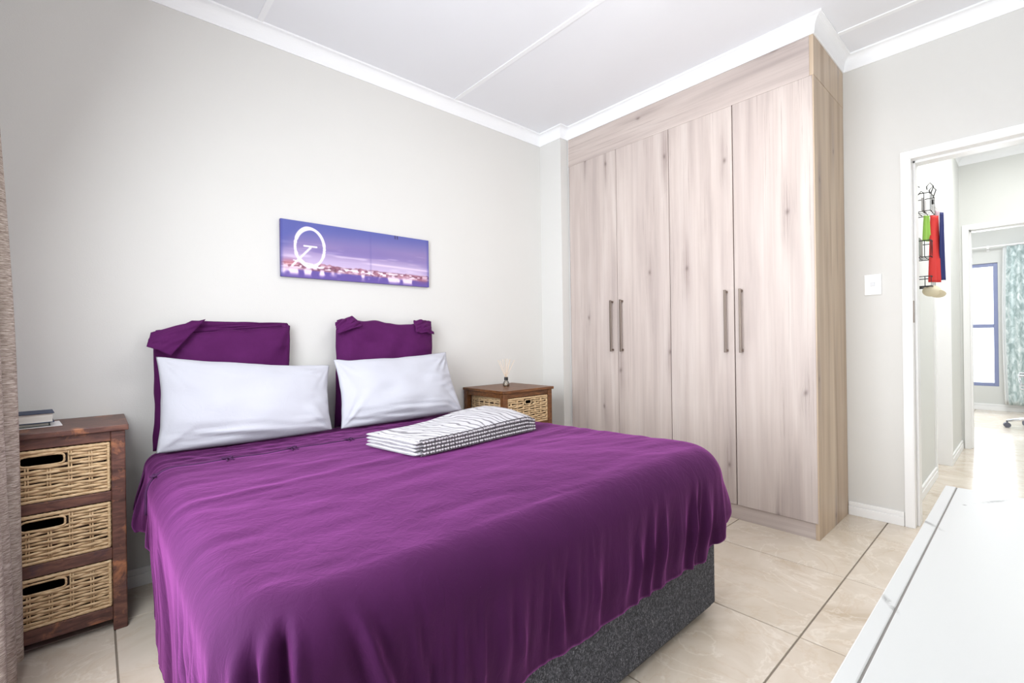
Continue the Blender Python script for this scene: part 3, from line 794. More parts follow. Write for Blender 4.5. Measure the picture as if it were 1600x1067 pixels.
# plum euro pillows against the wall
p1 = make_pillow('euro_pillow', 'plum continental pillow with flopped case flap, behind the wider white pillow',
    [(0.185, 2.575, 0.60), (0.745, 2.575, 0.60), at(453, 512, Y=2.595), at(240, 519, Y=2.60)], 0.125, PURPLE_CASE, 31, pinch=0.02, wr=0.016, power=3.2, edge=0.010)
def patch(name, parent, quad, mat, curve, thick=0.006, seed=1, n=26, wr=0.004):
    A, Bq, Cq, D = [np.array(q, float) for q in quad]    # TL TR BR BL
    nrm = np.cross(Bq-A, D-A); nrm /= np.linalg.norm(nrm)
    if nrm[1] > 0: nrm = -nrm
    s = np.linspace(0, 1, n); S_, T_ = np.meshgrid(s, s, indexing='ij')
    P = ((1-S_)*(1-T_))[..., None]*A + (S_*(1-T_))[..., None]*Bq + (S_*T_)[..., None]*Cq + ((1-S_)*T_)[..., None]*D
    P = P + nrm*((curve*np.sin(S_*PI*0.9+0.1)*np.sin(T_*PI*0.8+0.3) + wr*(vn2(S_*4, T_*9+S_*4, seed)-0.5)*2)[..., None])
    o = link(name, grid_mesh(name, P), mat, parent, smooth=True)
    m_ = o.modifiers.new('thick', 'SOLIDIFY'); m_.thickness = thick; m_.offset = 0
    return o
patch('case_flap', p1, [at(236, 520, Y=2.535), at(321, 499, Y=2.57), at(266, 556, Y=2.505), at(229, 541, Y=2.51)], PURPLE_CASE, 0.022, seed=4)
patch('case_flap', p1, [at(300, 501, Y=2.60), at(449, 505, Y=2.60), at(453, 514, Y=2.62), at(238, 528, Y=2.62)], PURPLE_CASE, 0.01, seed=6)
patch('case_flange', p1, [at(440, 505, Y=2.60), at(453, 509, Y=2.60), at(451, 574, Y=2.60), at(441, 574, Y=2.585)], PURPLE_CASE, 0.004, seed=8)
p2 = make_pillow('euro_pillow', 'squarer plum continental pillow behind the white pillow nearer the wardrobe',
    [(0.985, 2.575, 0.60), (1.60, 2.575, 0.60), at(674, 505, Y=2.595), at(526, 500, Y=2.60)], 0.125, PURPLE_CASE, 47, pinch=0.02, wr=0.020, power=3.2, edge=0.013)
patch('case_flap', p2, [at(523, 505, Y=2.57), at(549, 495, Y=2.60), at(566, 509, Y=2.535), at(527, 522, Y=2.54)], PURPLE_CASE, 0.020, seed=14, wr=0.009)
patch('case_flap', p2, [at(646, 501, Y=2.585), at(666, 501, Y=2.60), at(678, 522, Y=2.56), at(650, 520, Y=2.525)], PURPLE_CASE, 0.020, seed=15, wr=0.009)
# white pillows leaning in front
make_pillow('white_pillow', 'wide white cotton pillow standing by the window-side nightstand end of the bed',
    [at(244, 709, Y=2.375), at(519, 671, Y=2.355), at(515, 571, Y=2.475), at(243, 558, Y=2.47)], 0.15, COTTON, 3, sag=0.55, pinch=0.045, pinch_b=-0.03, wr=0.013)
make_pillow('white_pillow', 'smaller-looking white pillow leaning back beside the folded throw',
    [at(533, 670, Y=2.37), at(722, 641, Y=2.33), at(697, 551, Y=2.475), at(521, 563, Y=2.47)], 0.15, COTTON, 17, sag=0.6, pinch=0.05, pinch_b=-0.03, wr=0.017)

# ---- folded throw
thr = thing('folded_throw', 'folded white throw with wavy charcoal lines lying on the purple bedspread', 'blanket', (1.23, 1.77, TOPZ))
# corners of the stack in plan: NL, NR, FR, FL
TN = [np.array(v) for v in ((0.895, 1.555), (1.60, 1.625), (1.60, 1.965), (0.845, 1.875))]
def tp(s, t): return (1-s)*(1-t)*TN[0]+s*(1-t)*TN[1]+s*t*TN[2]+(1-s)*t*TN[3]
def throw_h(s, t):
    return 0.058 + 0.040*float(sst(0.25, 0.8, s))*math.sin(min(1, t*1.1+0.12)*PI*0.62) - 0.016*float(sst(0.9, 1.0, s))
def layer(z0f, z1f, inset, seed, close_left=True):
    """one folded layer as a closed flattened tube section running along the length"""
    ns, nt = 70, 40
    P = np.zeros((ns, 2*nt, 3)); UV = np.zeros((ns, 2*nt, 3))
    for i in range(ns):
        s = i/(ns-1); s = 0.5-0.5*math.cos(s*PI)*(0.55+0.45*abs(math.cos(s*PI)))
        endk = math.sqrt(max(0.02, 1-(max(0, 0.014-s)/0.014)**2)*max(0.02, 1-(max(0, s-0.986)/0.014)**2))
        for j in range(2*nt):
            th = 2*PI*j/(2*nt)
            cx, cz = math.cos(th), math.sin(th)
            t = 0.5+0.5*(abs(cx)**0.28)*(1 if cx > 0 else -1)*(1-inset)
            hz = 0.5+0.5*(abs(cz)**0.7)*(1 if cz > 0 else -1)
            q = tp(s, min(1, max(0, t)))
            H_ = throw_h(s, t)
            z0, z1 = H_*z0f, H_*z1f
            zz = z0+(z1-z0)*(0.5+(hz-0.5)*endk)
            bx = 0.0016*(float(vn2(np.array(s*14.), np.array(t*8.), seed))-0.5)*2
            P[i, j] = (q[0]+0.004*math.sin(s*40+seed)*(-0.2), q[1]+(0.003*math.sin(s*52+seed*3) if cx < 0 else 0), TOPZ+0.006+zz+bx*(hz))
            UV[i, j] = (q[0], q[1] if cz > -0.2 else q[1]+0.1, float(sst(0.012, 0.045, s)) if cz < 0.35 else float(sst(0.0, 0.02, s)))
    idx = np.arange(ns*2*nt).reshape(ns, 2*nt); idx = np.hstack([idx, idx[:, :1]])
    a, b, c, d = idx[:-1, :-1].ravel(), idx[1:, :-1].ravel(), idx[1:, 1:].ravel(), idx[:-1, 1:].ravel()
    me = bpy.data.meshes.new('folded_layer')
    caps = [list(range(2*nt))[::-1], list(range((ns-1)*2*nt, ns*2*nt))]
    me.from_pydata(P.reshape(-1, 3).tolist(), [], np.stack([a, b, c, d], 1).tolist()+caps); me.update()
    at_ = me.attributes.new('uvw', 'FLOAT_VECTOR', 'POINT'); at_.data.foreach_set('vector', UV.reshape(-1))
    return me
nl = 4
for k in range(nl):
    z0, z1 = (0, 0.26, 0.50, 0.74)[k], (0.255, 0.495, 0.735, 1.0)[k]
    link('folded_layer', layer(z0, z1, (0.0, 0.03, 0.015, 0.0)[k], k*3+1), THROW, thr, smooth=True)
# looped fringe along the foot side, row by row
bm = bmesh.new()
for row in range(4):
    nlp = 46
    for q in range(nlp):
        s = 0.06+0.92*q/(nlp-1) + random.uniform(-0.004, 0.004)
        zc = (0.13, 0.375, 0.615, 0.85)[row]*throw_h(s, 0.02)
        p = tp(s, 0.0); 
        m4 = Matrix.Translation((p[0], p[1]-0.002+(0.002*row), TOPZ+0.006+zc)) @ Matrix.Diagonal((0.0078, 0.0075, 0.0058, 1))
        bmesh.ops.create_icosphere(bm, subdivisions=1, radius=1, matrix=m4)
fr = put('fringe', bm, THROW_W, thr, smooth=True); fr['kind'] = 'stuff'
bm = bmesh.new()
for row in range(5):
    for (s0, s1) in ((0.03, 0.99),):
        pts = []
        for q in range(90):
            s = s0+(s1-s0)*q/89; zc = (0.02, 0.257, 0.497, 0.737, 0.99)[row]*throw_h(s, 0.02); p = tp(s, 0.0)
            pts.append((p[0], p[1]-0.006+0.002*row+0.0016*math.sin(q*1.9), TOPZ+0.006+zc+0.0012*math.sin(q*2.3)))
        tube(bm, pts, 0.0022, 5)
put('stitched_edge', bm, THROW_EDGE, thr, smooth=True)

# ================================================================== NIGHTSTANDS
def basket_parts(cx, y0, z0, w_, d_, h_, seed, rows=14, slot=(0.10, 0.030), tilt=0.0, mat=WICKER):
    """returns (liner_bm, weave_bm, rim_bm) with the front at y0, centred on cx"""
    x0, x1, y1, z1 = cx-w_/2, cx+w_/2, y0+d_, z0+h_
    sx0, sx1 = cx-slot[0]/2, cx+slot[0]/2; sz1 = z1-0.020; sz0 = sz1-slot[1]
    li = bmesh.new(); e = 0.008
    X0, X1, Y0, Y1 = x0+e, x1-e, y0+e, y1-e
    box(li, X0, X1, Y1-0.004, Y1, z0+0.004, z1-0.008); box(li, X0, X0+0.004, Y0, Y1, z0+0.004, z1-0.008); box(li, X1-0.004, X1, Y0, Y1, z0+0.004, z1-0.008)
    box(li, X0, X1, Y0, Y1, z0+0.004, z0+0.009)
    box(li, X0, sx0, Y0, Y0+0.004, z0+0.004, z1-0.008); box(li, sx1, X1, Y0, Y0+0.004, z0+0.004, z1-0.008)
    box(li, sx0, sx1, Y0, Y0+0.004, z0+0.004, sz0-0.002); box(li, sx0, sx1, Y0, Y0+0.004, sz1+0.002, z1-0.008)
    wv = bmesh.new()
    # perimeter path
    st = 0.0135
    def per(a):
        """a in metres round the basket starting front left"""
        if a < w_: return (x0+a, y0, 0, -1)
        a -= w_
        if a < d_: return (x1, y0+a, 1, 0)
        a -= d_
        if a < w_: return (x1-a, y1, 0, 1)
        a -= w_; return (x0, y1-a, -1, 0)
    tot = 2*(w_+d_); n = int(tot/st); nst = max(8, round(tot/0.054)); 
    rh = (h_-0.022)/rows
    rnd = random.Random(seed)
    for r_ in range(rows):
        zc = z0+0.012+(r_+0.5)*rh
        run = []
        ph = PI*(r_ % 2); jit = rnd.uniform(-0.0015, 0.0015); dr = rnd.uniform(-0.004, 0.004)
        for k in range(n+1):
            a = (k/n)*tot if k < n else 0.0
            px, py, nx, ny = per(min(a, tot-1e-6))
            o_ = 0.0042*math.sin(2*PI*a/tot*nst/2*1.0+ph)
            zz = zc+jit+dr*math.sin(a*9+r_)*0.6+0.0012*math.sin(a*60+r_*2)
            hit = (ny == -1 and sx0-0.004 < px < sx1+0.004 and sz0-0.003 < zz < sz1+0.003)
            if hit:
                if len(run) > 1: tube(wv, run, rh*(0.50 if rows > 12 else 0.42), 6, flat=0.6, upv=(0, 0, 1))
                run = []
            else: run.append((px+nx*o_, py+ny*o_, zz))
        if len(run) > 1: tube(wv, run, rh*(0.50 if rows > 12 else 0.42), 6, flat=0.6, upv=(0, 0, 1))
    for k in range(nst):
        a = (k+0.5)/nst*tot; px, py, nx, ny = per(a)
        for dxy in (-0.0035, 0.0035):
            qx, qy = px+abs(ny)*dxy, py+abs(nx)*dxy
            top_ = z1-0.006
            if ny == -1 and sx0-0.004 < qx < sx1+0.004: top_ = sz0-0.004
            tube(wv, [(qx, qy, z0+0.004), (qx, qy, top_)], 0.0026, 5)
    rim = bmesh.new()
    def rope(pts, r, tw=0.55, closed=False):
        tube(rim, pts, r, 7, closed=closed, rfun=lambda i: 0.84+0.22*abs(math.sin(i*tw*2)))
    def ring(z, r):
        pts = []; m_ = int(tot/0.006)
        for k in range(m_): px, py, nx, ny = per(k/m_*tot); pts.append((px, py, z))
        rope(pts, r, closed=True)
    ring(z1-0.005, 0.0068); ring(z0+0.006, 0.0062)
    for (px, py) in ((x0, y0), (x1, y0), (x0, y1), (x1, y1)): rope([(px, py, z0+0.006+(h_-0.012)*k/26) for k in range(27)], 0.0055)
    sl = []
    m_ = 60
    for k in range(m_):
        a = 2*PI*k/m_; c_, s_ = math.cos(a), math.sin(a)
        sl.append((cx+(slot[0]/2+0.002)*math.copysign(abs(c_)**0.35, c_), y0-0.001, (sz0+sz1)/2+(slot[1]/2+0.002)*math.copysign(abs(s_)**0.45, s_)))
    rope(sl, 0.0036, closed=True)
    return li, wv, rim
def nightstand(name, label, x0, x1, y0, y1, ztop, tiers, wood, leg=0.042, over=0.010, tth=0.022):
    o = thing(name, label, 'nightstand', ((x0+x1)/2, (y0+y1)/2, 0))
    put('tabletop', B((x0-over, x1+over, y0-over, y1, ztop-tth, ztop)), wood, o, bevel=0.003)
    for lx in (x0, x1-leg):
        for ly in (y0, y1-leg): put('leg', B((lx, lx+leg, ly, ly+leg, 0, ztop-tth)), wood, o, bevel=0.004)
    prev = ztop-tth
    inn0, inn1 = x0+leg, x1-leg
    z_hi = prev
    for k, (zt, zb) in enumerate(tiers):      # basket top and bottom
        # rail above this basket
        for ry in (y0+0.006, y1-0.030): put('rail', B((inn0, inn1, ry, ry+0.024, zt+0.006, z_hi)), wood, o, bevel=0.002)
        for sx in (x0+0.006, x1-0.026): put('side_rail', B((sx, sx+0.02, y0+leg, y1-leg, zt+0.006, z_hi)), wood, o, bevel=0.002)
        w_ = inn1-inn0-0.014
        li, wv, rim = basket_parts((inn0+inn1)/2, y0+0.010, zb+0.001, w_, (y1-y0)-0.05, zt-zb, rows=14 if leg > 0.04 else 11, seed=k+int(x0*100), slot=(0.108, 0.032) if leg > 0.04 else (0.052, 0.024))
        bo = put('basket', li, LINER, o)
        r_ = put('rim', rim, WICKER, bo, smooth=True)
        v_ = put('weave', wv, WICKER, bo, smooth=True)
        z_hi = zb-0.0
    zb = tiers[-1][1]
    for ry in (y0+0.006, y1-0.030): put('rail', B((inn0, inn1, ry, ry+0.024, zb-0.048, zb)), wood, o, bevel=0.002)
    for (_, zb) in tiers: put('shelf', B((inn0, inn1, y0+0.030, y1-0.030, zb-0.010, zb)), wood, o)
    for sx in (x0+0.006, x1-0.026): put('side_rail', B((sx, sx+0.02, y0+leg, y1-leg, zb-0.048, zb)), wood, o, bevel=0.002)
    return o
nightstand('nightstand', 'rustic dark red-brown nightstand with three wicker baskets beside the curtain', -0.365, 0.083, 2.30, 2.655, 0.768,
           [(0.703, 0.522), (0.480, 0.310), (0.262, 0.090)], RUSTIC)
nightstand('nightstand', 'brown wooden nightstand with one visible wicker basket, in the corner by the wardrobe', 1.912, 2.352, 2.225, 2.648, 0.745,
           [(0.689, 0.512), (0.470, 0.300), (0.255, 0.085)], BROWN, leg=0.036, tth=0.018)

# ---- books and paper on the near nightstand
def rotbox(bm, cx, cy, w_, d_, z0, z1, ang):
    vs = box(bm, -w_/2, w_/2, -d_/2, d_/2, z0, z1); bmesh.ops.transform(bm, matrix=Matrix.Translation((cx, cy, 0)) @ Matrix.Rotation(ang, 4, 'Z'), verts=vs)
ZT = 0.768
bm = bmesh.new(); rotbox(bm, -0.205, 2.50, 0.21, 0.15, ZT+0.0002, ZT+0.0022, 0.10)
tag(put('paper', bm, PAPER), 'thin white paper lying under the books on the rustic nightstand', 'paper')
def book(label, cx, cy, w_, d_, z0, th, ang, cov_m):
    o = thing('book', label, 'book', (cx, cy, z0), 'books stacked on the rustic nightstand')
    c = 0.0022
    bm = bmesh.new(); rotbox(bm, cx, cy, w_, d_, z0, z0+c, ang); rotbox(bm, cx, cy, w_, d_, z0+th-c, z0+th, ang)
    ox, oy = -math.sin(ang)*(d_/2-c/2), math.cos(ang)*(d_/2-c/2)
    rotbox(bm, cx+ox, cy+oy, w_, c, z0+c, z0+th-c, ang); put('cover', bm, cov_m, o, bevel=0.0008)
    bm = bmesh.new(); rotbox(bm, cx, cy+0.001, w_-0.010, d_-0.012, z0+c, z0+th-c, ang); put('pages', bm, PAGES, o)
    return o
book('thin dark green book under the navy one on the rustic nightstand', -0.225, 2.50, 0.19, 0.13, ZT+0.0026, 0.013, 0.08, TEALC)
book('thick navy hardback on top of the stack on the rustic nightstand', -0.222, 2.49, 0.205, 0.135, ZT+0.0160, 0.036, 0.09, NAVY)

# ---- reed diffuser
ZD = 0.745
dx, dy = at(791, 603, Z=ZD)[0], at(791, 603, Z=ZD)[1]
df = thing('reed_diffuser', 'small glass reed diffuser with black collar on the brown corner nightstand', 'diffuser', (dx, dy, ZD))
bm = bmesh.new(); lathe(bm, dx, dy, [(0.020, ZD+0.0005), (0.0225, ZD+0.004), (0.0215, ZD+0.020), (0.017, ZD+0.031), (0.0105, ZD+0.038), (0.010, ZD+0.043)], 28); put('bottle', bm, JAR, df, smooth=True)
bm = bmesh.new(); lathe(bm, dx, dy, [(0.0185, ZD+0.003), (0.019, ZD+0.008), (0.0183, ZD+0.018)], 24); put('oil', bm, plain('pale_oil', srgb(176, 158, 140), 0.2), df, smooth=True)
bm = bmesh.new(); lathe(bm, dx, dy, [(0.0135, ZD+0.041), (0.0138, ZD+0.044), (0.0138, ZD+0.062), (0.010, ZD+0.063)], 24); put('collar', bm, BLACK, df, smooth=False)
for k, (ax, ay) in enumerate([(-0.060, -0.012), (-0.045, 0.03), (-0.028, 0.0), (-0.015, -0.03), (0.012, 0.02), (0.030, -0.01), (0.048, 0.02), (0.062, -0.015)]):
    bm = bmesh.new(); tube(bm, [(dx-ax*0.10, dy-ay*0.10, ZD+0.012), (dx+ax*0.10, dy+ay*0.10, ZD+0.062), (dx+ax*1.05, dy+ay*1.05, ZD+0.196-abs(ax)*0.25)], 0.0016, 5)
    put('reed', bm, REED, df, smooth=True)

# ================================================================== WALL PICTURE
cx0, cx1, cz0, cz1 = 0.736, 1.637, 1.420, 1.725
pic = thing('canvas_picture', 'long canvas print of a lit ferris wheel and violet city, hung over the bed', 'picture', ((cx0+cx1)/2, YB-0.01, cz0))
nu, nv = 380, 130
u = np.linspace(0, 1, nu); v = np.linspace(0, 1, nv)          # v = 0 top
U, V = np.meshgrid(u, v, indexing='ij')
def lerp(a, b, t): return a+(b-a)*t[..., None]
c = lambda r, g_, b: np.array([r, g_, b], float)
sky = lerp(c(92, 98, 172), c(146, 128, 182), sst(0.0, 0.45, V+0.12*U-0.05+0.2*(1-sst(0, 0.12, U))*-1))
sky = lerp(sky, c(204, 184, 222), sst(0.40, 0.74, V))
cl = vn2(U*5+V*3, V*16, 2)*0.6+vn2(U*14, V*34, 3)*0.4
sky = lerp(sky, c(226, 208, 236), sst(0.58, 0.85, cl)*sst(0.3, 0.6, V)*0.65)
sky = lerp(sky, c(110, 96, 172), sst(0.6, 0.9, vn2(U*4+9, V*10, 5))*0.35*sst(0.2, 0.5, V))
sky = lerp(sky, c(242, 222, 244), np.exp(-((V-(0.60+0.06*U))/0.018)**2)*sst(0.45, 0.6, U)*0.8)
hor = 0.74+0.03*U
img = sky
city = sst(0.0, 0.02, V-hor+0.035*vn1(U*60, 6)*vn1(U*17, 7))
img = lerp(img, c(150, 92, 118)*(0.75+0.25*vn2(U*70, V*30, 9))[..., None]*1.0, city)
img = lerp(img, c(196, 140, 160), city*sst(0.4, 0.8, vn2(U*30, V*22, 12))*0.7)
water = sst(0.0, 0.03, V-(hor+0.10))
img = lerp(img, c(104, 84, 164), water)
lights = sst(0.42, 0.66, vn2(U*46, V*34, 15)*0.7+vn2(U*90, V*60, 16)*0.3)*np.exp(-((V-(hor+0.055))/0.045)**2)
img = lerp(img, c(255, 236, 252), np.clip(lights*1.2, 0, 1))
refl = sst(0.42, 0.68, vn1(U*26, 18)*0.75+vn2(U*50, V*14, 19)*0.25)*np.exp(-((V-(hor+0.145))/0.055)**2)
img = lerp(img, c(252, 226, 250), np.clip(refl*1.3, 0, 1))
red = np.exp(-((U-0.05)/0.06)**2)*np.exp(-((V-0.74)/0.06)**2); img = lerp(img, c(196, 112, 120), red*0.7)
red = np.exp(-((U-0.95)/0.06)**2)*np.exp(-((V-0.86)/0.06)**2); img = lerp(img, c(150, 84, 110), red*0.6)
rad = np.hypot((U-0.166)/0.086, (V-0.45)/0.34)
thk = 0.085+0.06*vn1(np.arctan2(V-0.46, U-0.166)*6+20, 22)
wheel = 1-sst(thk*0.7, thk, np.abs(rad-1))
img = lerp(img, c(246, 236, 252), wheel)
def seg_(x0, y0, x1, y1, wd_):
    ax, ay = (U-x0)*3, (V-y0); bx_, by_ = (x1-x0)*3, (y1-y0); t = np.clip((ax*bx_+ay*by_)/(bx_*bx_+by_*by_), 0, 1)
    return 1-sst(wd_*0.5, wd_, np.hypot(ax-t*bx_, ay-t*by_))
for a in ((0.132, 0.43, 0.205, 0.43, 0.020), (0.170, 0.45, 0.062, 0.80, 0.024), (0.085, 0.60, 0.150, 0.78, 0.022), (0.07, 0.70, 0.20, 0.76, 0.012)):
    img = lerp(img, c(248, 240, 252), seg_(*a))
img = lerp(img, c(96, 88, 160), np.exp(-((U-0.555)/0.006)**2)*0.25)
for uu in (0.735, 0.752): img = lerp(img, c(60, 52, 84), np.exp(-((U-uu)/0.004)**2)*sst(0.09, 0.05, V))
img = lerp(img, c(70, 74, 160), sst(0.975, 1.0, U)*0.6+sst(0.02, 0.0, U)*0.5)
img = np.clip(img, 0, 255)/255*0.93
img = np.where(img <= 0.04045, img/12.92, ((img+0.055)/1.055)**2.4)
Pp = np.zeros((nu, nv, 3)); Pp[..., 0] = cx0+(cx1-cx0)*U; Pp[..., 1] = YB-0.0215; Pp[..., 2] = cz1-(cz1-cz0)*V
me = grid_mesh('printed_face', Pp)
ca = me.color_attributes.new('print', 'FLOAT_COLOR', 'POINT'); ca.data.foreach_set('color', np.concatenate([img, np.ones((nu, nv, 1))], 2).reshape(-1).astype(np.float32))
t = NT('canvas_print'); a_ = t.n('ShaderNodeAttribute'); a_.attribute_name = 'print'; t.l(a_.outputs['Color'], t.b.inputs['Base Color']); t.set(Roughness=0.7)
link('printed_face', me, t.m, pic)
put('stretcher_frame', B((cx0, cx1, YB-0.0210, YB-0.001, cz0, cz1)), plain('violet_canvas_edge', srgb(92, 82, 140), 0.8), pic, bevel=0.002)

# ================================================================== LIGHT SWITCH
sw = thing('light_switch', 'white rocker light switch on the wall between wardrobe and doorway', 'light switch', (XR-0.005, 0.617, 1.295))
put('plate', B((XR-0.009, XR-0.0005, 0.577, 0.657, 1.295, 1.413)), WHITE, sw, bevel=0.003)
put('rocker', B((XR-0.014, XR-0.009, 0.606, 0.628, 1.345, 1.368)), plain('rocker_white', srgb(214, 216, 220), 0.4), sw, bevel=0.002)

# ================================================================== CURTAIN (window side)
def curtain_mesh(path, z0, z1, zfun, nz=60):
    n = len(path); P = np.zeros((n, nz, 3))
    for j in range(nz):
        z = z0+(z1-z0)*j/(nz-1)
        for i, (x, y) in enumerate(path):
            dx_, dy_ = zfun(i/(n-1), z); P[i, j] = (x+dx_, y+dy_, z)
    return P
path = []
for k in range(150):
    s = k/149; y = 1.80+0.42*s
    path.append((-0.262+0.064*math.cos(s*PI*6+PI)*1.0+0.03*s, y+0.012*math.sin(s*PI*12)))
def cz(s, z):
    t = float(sst(2.45, 0.1, z)); g_ = 0.25+0.75*min(1.0, (2.45-z)/1.4)
    return (0.050*(t-1)*1.0 + 0.006*math.sin(z*3+s*5), 0.0)
o = link('curtain', grid_mesh('curtain', curtain_mesh(path, 0.075, 2.42, cz)), CURT, None, smooth=True)
m_ = o.modifiers.new('thick', 'SOLIDIFY'); m_.thickness = 0.004
tag(o, 'taupe slubbed curtain hanging beside the rustic nightstand', 'curtain')

# ================================================================== WHITE TABLE / DRESSER (near corner)
tb = thing('dresser', 'low white dresser with a grooved top edge in the near corner by the doorway', 'dresser', (0.78, -0.15, 0))
Z = 0.76; X0, X1, Y0, Y1 = 0.30, 1.262, YF+0.015, 0.121
put('top_panel', B((X0, X1-0.0, Y0, 0.1035, Z-0.024, Z-0.0004)), TABLE, tb, bevel=0.0012)
put('edge_strip', B((X0, X1+0.001, 0.1050, Y1, Z-0.024, Z)), TABLE, tb, bevel=0.0015)
put('joint', B((X0, X1-0.001, 0.1034, 0.1051, Z-0.024, Z-0.0012)), GREYLINE, tb)
put('body', B((X0+0.02, X1-0.02, Y0+0.01, Y1-0.035, 0.08, Z-0.0245)), WHITE, tb, bevel=0.002)
put('plinth', B((X0+0.04, X1-0.04, Y0+0.03, Y1-0.06, 0, 0.08)), WHITE, tb)
for k in range(3):
    for q in range(2):
        xa = X0+0.028+q*((X1-X0-0.04)/2-0.002)
        dr = put('drawer', B((xa, xa+(X1-X0-0.06)/2, Y1-0.035, Y1-0.017, 0.095+k*0.212, 0.095+k*0.212+0.204)), WHITE, tb, bevel=0.002)
        bm = bmesh.new(); xm = xa+(X1-X0-0.06)/4; zz = 0.095+k*0.212+0.11
        tube(bm, [(xm-0.05, Y1-0.017, zz), (xm-0.05, Y1-0.004, zz), (xm+0.05, Y1-0.004, zz), (xm+0.05, Y1-0.017, zz)], 0.004, 8); put('handle', bm, STEEL, dr, smooth=True)

# ================================================================== HALLWAY WALL RACK with scarves and cap
rk = thing('wall_rack', 'black wire letter rack with curled top on the hallway wall', 'rack', (3.92, HY, 1.35))
bm = bmesh.new()
rx0, rx1, ry0, ry1 = 3.80, 3.98, HY-0.002, HY-0.085
for xx in (rx0, rx1):
    tube(bm, [(xx, ry0-0.002, 1.34), (xx, ry0-0.002, 1.96), (xx, ry0-0.02, 1.985), (xx, ry0-0.035, 1.97)], 0.003, 6)
for zz, hh in ((1.82, 0.11), (1.54, 0.10), (1.36, 0.06)):
    tube(bm, [(rx0, ry0, zz), (rx0, ry1, zz), (rx1, ry1, zz), (rx1, ry0, zz)], 0.003, 6)
    tube(bm, [(rx0, ry0, zz+hh), (rx0, ry1, zz+hh), (rx1, ry1, zz+hh), (rx1, ry0, zz+hh)], 0.003, 6)
    for t_ in (0.0, 0.33, 0.66, 1.0):
        xx = rx0+(rx1-rx0)*t_; tube(bm, [(xx, ry0, zz), (xx, ry1, zz), (xx, ry1, zz+hh)], 0.0022, 5)
    for t_ in (0.3, 0.65): yy = ry0+(ry1-ry0)*t_; tube(bm, [(rx0, yy, zz+hh), (rx0, yy, zz), (rx1, yy, zz)], 0.0022, 5)
for t_ in (0.2, 0.8):
    xx = rx0+(rx1-rx0)*t_
    tube(bm, [(xx, ry1, 1.93), (xx, ry1-0.012, 1.97), (xx, ry1+0.004, 1.995), (xx, ry1+0.02, 1.975), (xx, ry1+0.018, 1.955)], 0.003, 6)
put('wire_frame', bm, WIRE, rk, smooth=True)
def strip(name, label, cat, x, y, z1, z0, wd_, mat, seed, sway=0.01, group=None):
    n = 26; P = np.zeros((6, n, 3))
    for j in range(n):
        t_ = j/(n-1); z = z1+(z0-z1)*t_
        ww = wd_*(0.6+0.5*t_)
        for i in range(6):
            s = i/5-0.5
            P[i, j] = (x+s*ww*0.9+sway*math.sin(t_*4+seed), y-0.006*math.cos(s*9+seed)-s*ww*0.5, z)
    o = link(name, grid_mesh(name, P), mat, None, smooth=True); m_ = o.modifiers.new('thick', 'SOLIDIFY'); m_.thickness = 0.003
    return tag(o, label, cat, group)
strip('scarf', 'red scarf hanging from the hallway wire rack', 'scarf', 3.88, ry1-0.008, 1.80, 1.385, 0.075, RED, 1)
strip('scarf', 'dark navy scarf hanging from the hallway wire rack beside the red one', 'scarf', 3.925, ry1-0.036, 1.82, 1.40, 0.040, BLUE, 3, sway=0.006)
strip('ribbon', 'lime green ribbon hanging high on the hallway wire rack', 'ribbon', 3.85, ry1+0.025, 1.80, 1.64, 0.045, GREEN, 2, sway=0.004)
strip('cloth', 'pale pink cloth hanging beside the navy scarf on the hallway rack', 'cloth', 3.965, ry1-0.014, 1.84, 1.56, 0.045, PINK, 5)
tag(put('envelope', B((3.83, 3.96, HY-0.050, HY-0.040, 1.833, 1.91)), LILAC), 'pale grey envelope standing in the top tier of the wire rack', 'envelope')
tag(put('card', B((3.83, 3.95, HY-0.030, HY-0.024, 1.554, 1.665)), plain('grey_green_card', srgb(176, 186, 180), 0.7)), 'grey green card in the middle tier of the wire rack', 'card')
capo = thing('cap', 'cream cloth cap hung under the hallway wire rack', 'cap', (3.90, HY-0.075, 1.30))
bm = bmesh.new(); bmesh.ops.create_uvsphere(bm, u_segments=20, v_segments=12, radius=1, matrix=Matrix.Translation((3.90, HY-0.075, 1.335)) @ Matrix.Diagonal((0.06, 0.045, 0.035, 1)))
put('crown', bm, CREAM, capo, smooth=True)
bm = bmesh.new(); bmesh.ops.create_uvsphere(bm, u_segments=20, v_segments=10, radius=1, matrix=Matrix.Translation((3.925, HY-0.10, 1.318)) @ Matrix.Rotation(0.35, 4, 'Y') @ Matrix.Diagonal((0.062, 0.040, 0.009, 1)))
put('brim', bm, CREAM, capo, smooth=True)

# ================================================================== OFFICE: curtain, rod, chair
path = []
for k in range(160):
    s = k/159; path.append((OX-0.10+0.032*math.cos(s*PI*15+PI), 0.235-0.85*s))
o = link('patterned_curtain', grid_mesh('patterned_curtain', curtain_mesh(path, 0.10, 2.245, lambda s, z: (0.0, 0.02*math.sin((z-0.1)*1.4)*(1-s)), 40)), LEAFC, None, smooth=True)
m_ = o.modifiers.new('thick', 'SOLIDIFY'); m_.thickness = 0.004
tag(o, 'pale green leaf-print curtain in the far room beside the tall window', 'curtain')
path = [(OX-0.075+0.012*math.cos(k*0.5), 0.275-0.045*k/20) for k in range(21)]
o = link('curtain_lining', grid_mesh('curtain_lining', curtain_mesh(path, 0.10, 2.235, lambda s, z: (0.0, 0.02*math.sin((z-0.1)*1.4)), 30)), SHEER, None, smooth=True)
m_ = o.modifiers.new('thick', 'SOLIDIFY'); m_.thickness = 0.003
tag(o, 'narrow white lining hanging along the edge of the leaf-print curtain', 'curtain')
cr = thing('curtain_rod', 'white curtain rod above the tall window in the far room', 'curtain rod', (OX-0.10, 0.5, 2.26))
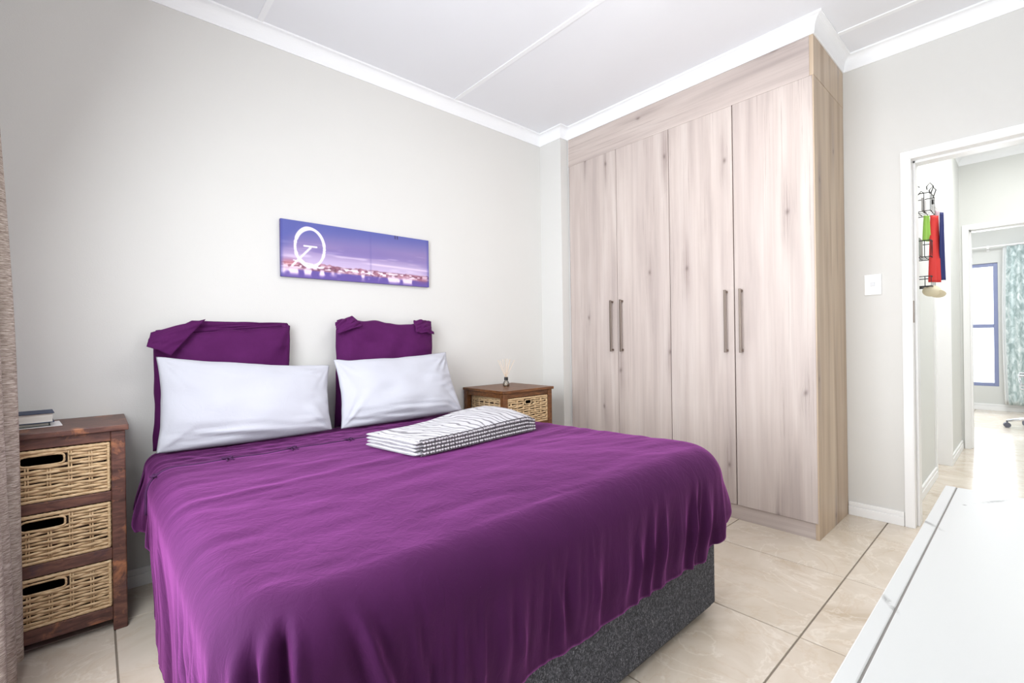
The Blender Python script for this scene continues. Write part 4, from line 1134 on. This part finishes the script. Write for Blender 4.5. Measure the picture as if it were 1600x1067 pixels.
bm = bmesh.new(); tube(bm, [(OX-0.10, -0.75, 2.262), (OX-0.10, 1.75, 2.262)], 0.012, 10); put('rod', bm, WHITE, cr, smooth=True)
for yy in (-0.70, 0.42, 1.70): put('bracket', B((OX-0.10, OX, yy-0.01, yy+0.01, 2.235, 2.25), (OX-0.008, OX, yy-0.015, yy+0.015, 2.21, 2.29)), WHITE, cr, bevel=0.002)
chx, chy = 7.75, -0.06
ch = thing('office_chair', 'office chair with chrome star base on castors in the far room', 'chair', (chx, chy, 0))
CHROME = plain('chrome', srgb(205, 208, 214), 0.15, 1.0)
for k in range(5):
    a = math.radians(100+72*k); ca_, sa_ = math.cos(a), math.sin(a); R_ = 0.28
    bm = bmesh.new(); tube(bm, [(chx+ca_*0.02, chy+sa_*0.02, 0.115), (chx+ca_*0.15, chy+sa_*0.15, 0.105), (chx+ca_*R_, chy+sa_*R_, 0.078)], 0.017, 8, rfun=lambda i: (1.2, 1.0, 0.75)[i])
    put('base_arm', bm, CHROME, ch, smooth=True)
    cs = bmesh.new()
    for sg in (-1, 1):
        px, py = chx+ca_*R_-sa_*sg*0.014, chy+sa_*R_+ca_*sg*0.014
        bmesh.ops.create_cone(cs, cap_ends=True, segments=18, radius1=0.029, radius2=0.029, depth=0.018,
            matrix=Matrix.Translation((px, py, 0.0295)) @ Matrix.Rotation(a, 4, 'Z') @ Matrix.Rotation(PI/2, 4, 'X'))
    tube(cs, [(chx+ca_*R_, chy+sa_*R_, 0.03), (chx+ca_*R_, chy+sa_*R_, 0.078)], 0.008, 8)
    put('caster', cs, plain('castor_grey', srgb(92, 94, 108), 0.5) if k == 0 else bpy.data.materials['castor_grey'], ch)
bm = bmesh.new(); lathe(bm, chx, chy, [(0.045, 0.09), (0.045, 0.13), (0.028, 0.14), (0.026, 0.28), (0.016, 0.285), (0.016, 0.42)], 18); put('gas_column', bm, CHROME, ch, smooth=False)
put('seat', B((chx-0.22, chx+0.22, chy-0.22, chy+0.14, 0.42, 0.49)), BLACK, ch, bevel=0.03, seg=4)
put('backrest', B((chx-0.21, chx+0.21, chy-0.27, chy-0.22, 0.56, 1.05)), BLACK, ch, bevel=0.022, seg=4)
bm = bmesh.new(); tube(bm, [(chx, chy-0.10, 0.43), (chx, chy-0.27, 0.46), (chx, chy-0.275, 0.75)], 0.016, 8); put('back_support', bm, CHROME, ch, smooth=True)
for sg in (-1, 1):
    bm = bmesh.new(); xx = chx+sg*0.24; tube(bm, [(xx, chy-0.10, 0.46), (xx, chy-0.12, 0.60), (xx, chy+0.18, 0.60), (xx, chy+0.16, 0.46), (xx, chy-0.10, 0.46)], 0.010, 8); put('armrest', bm, CHROME, ch, smooth=True)
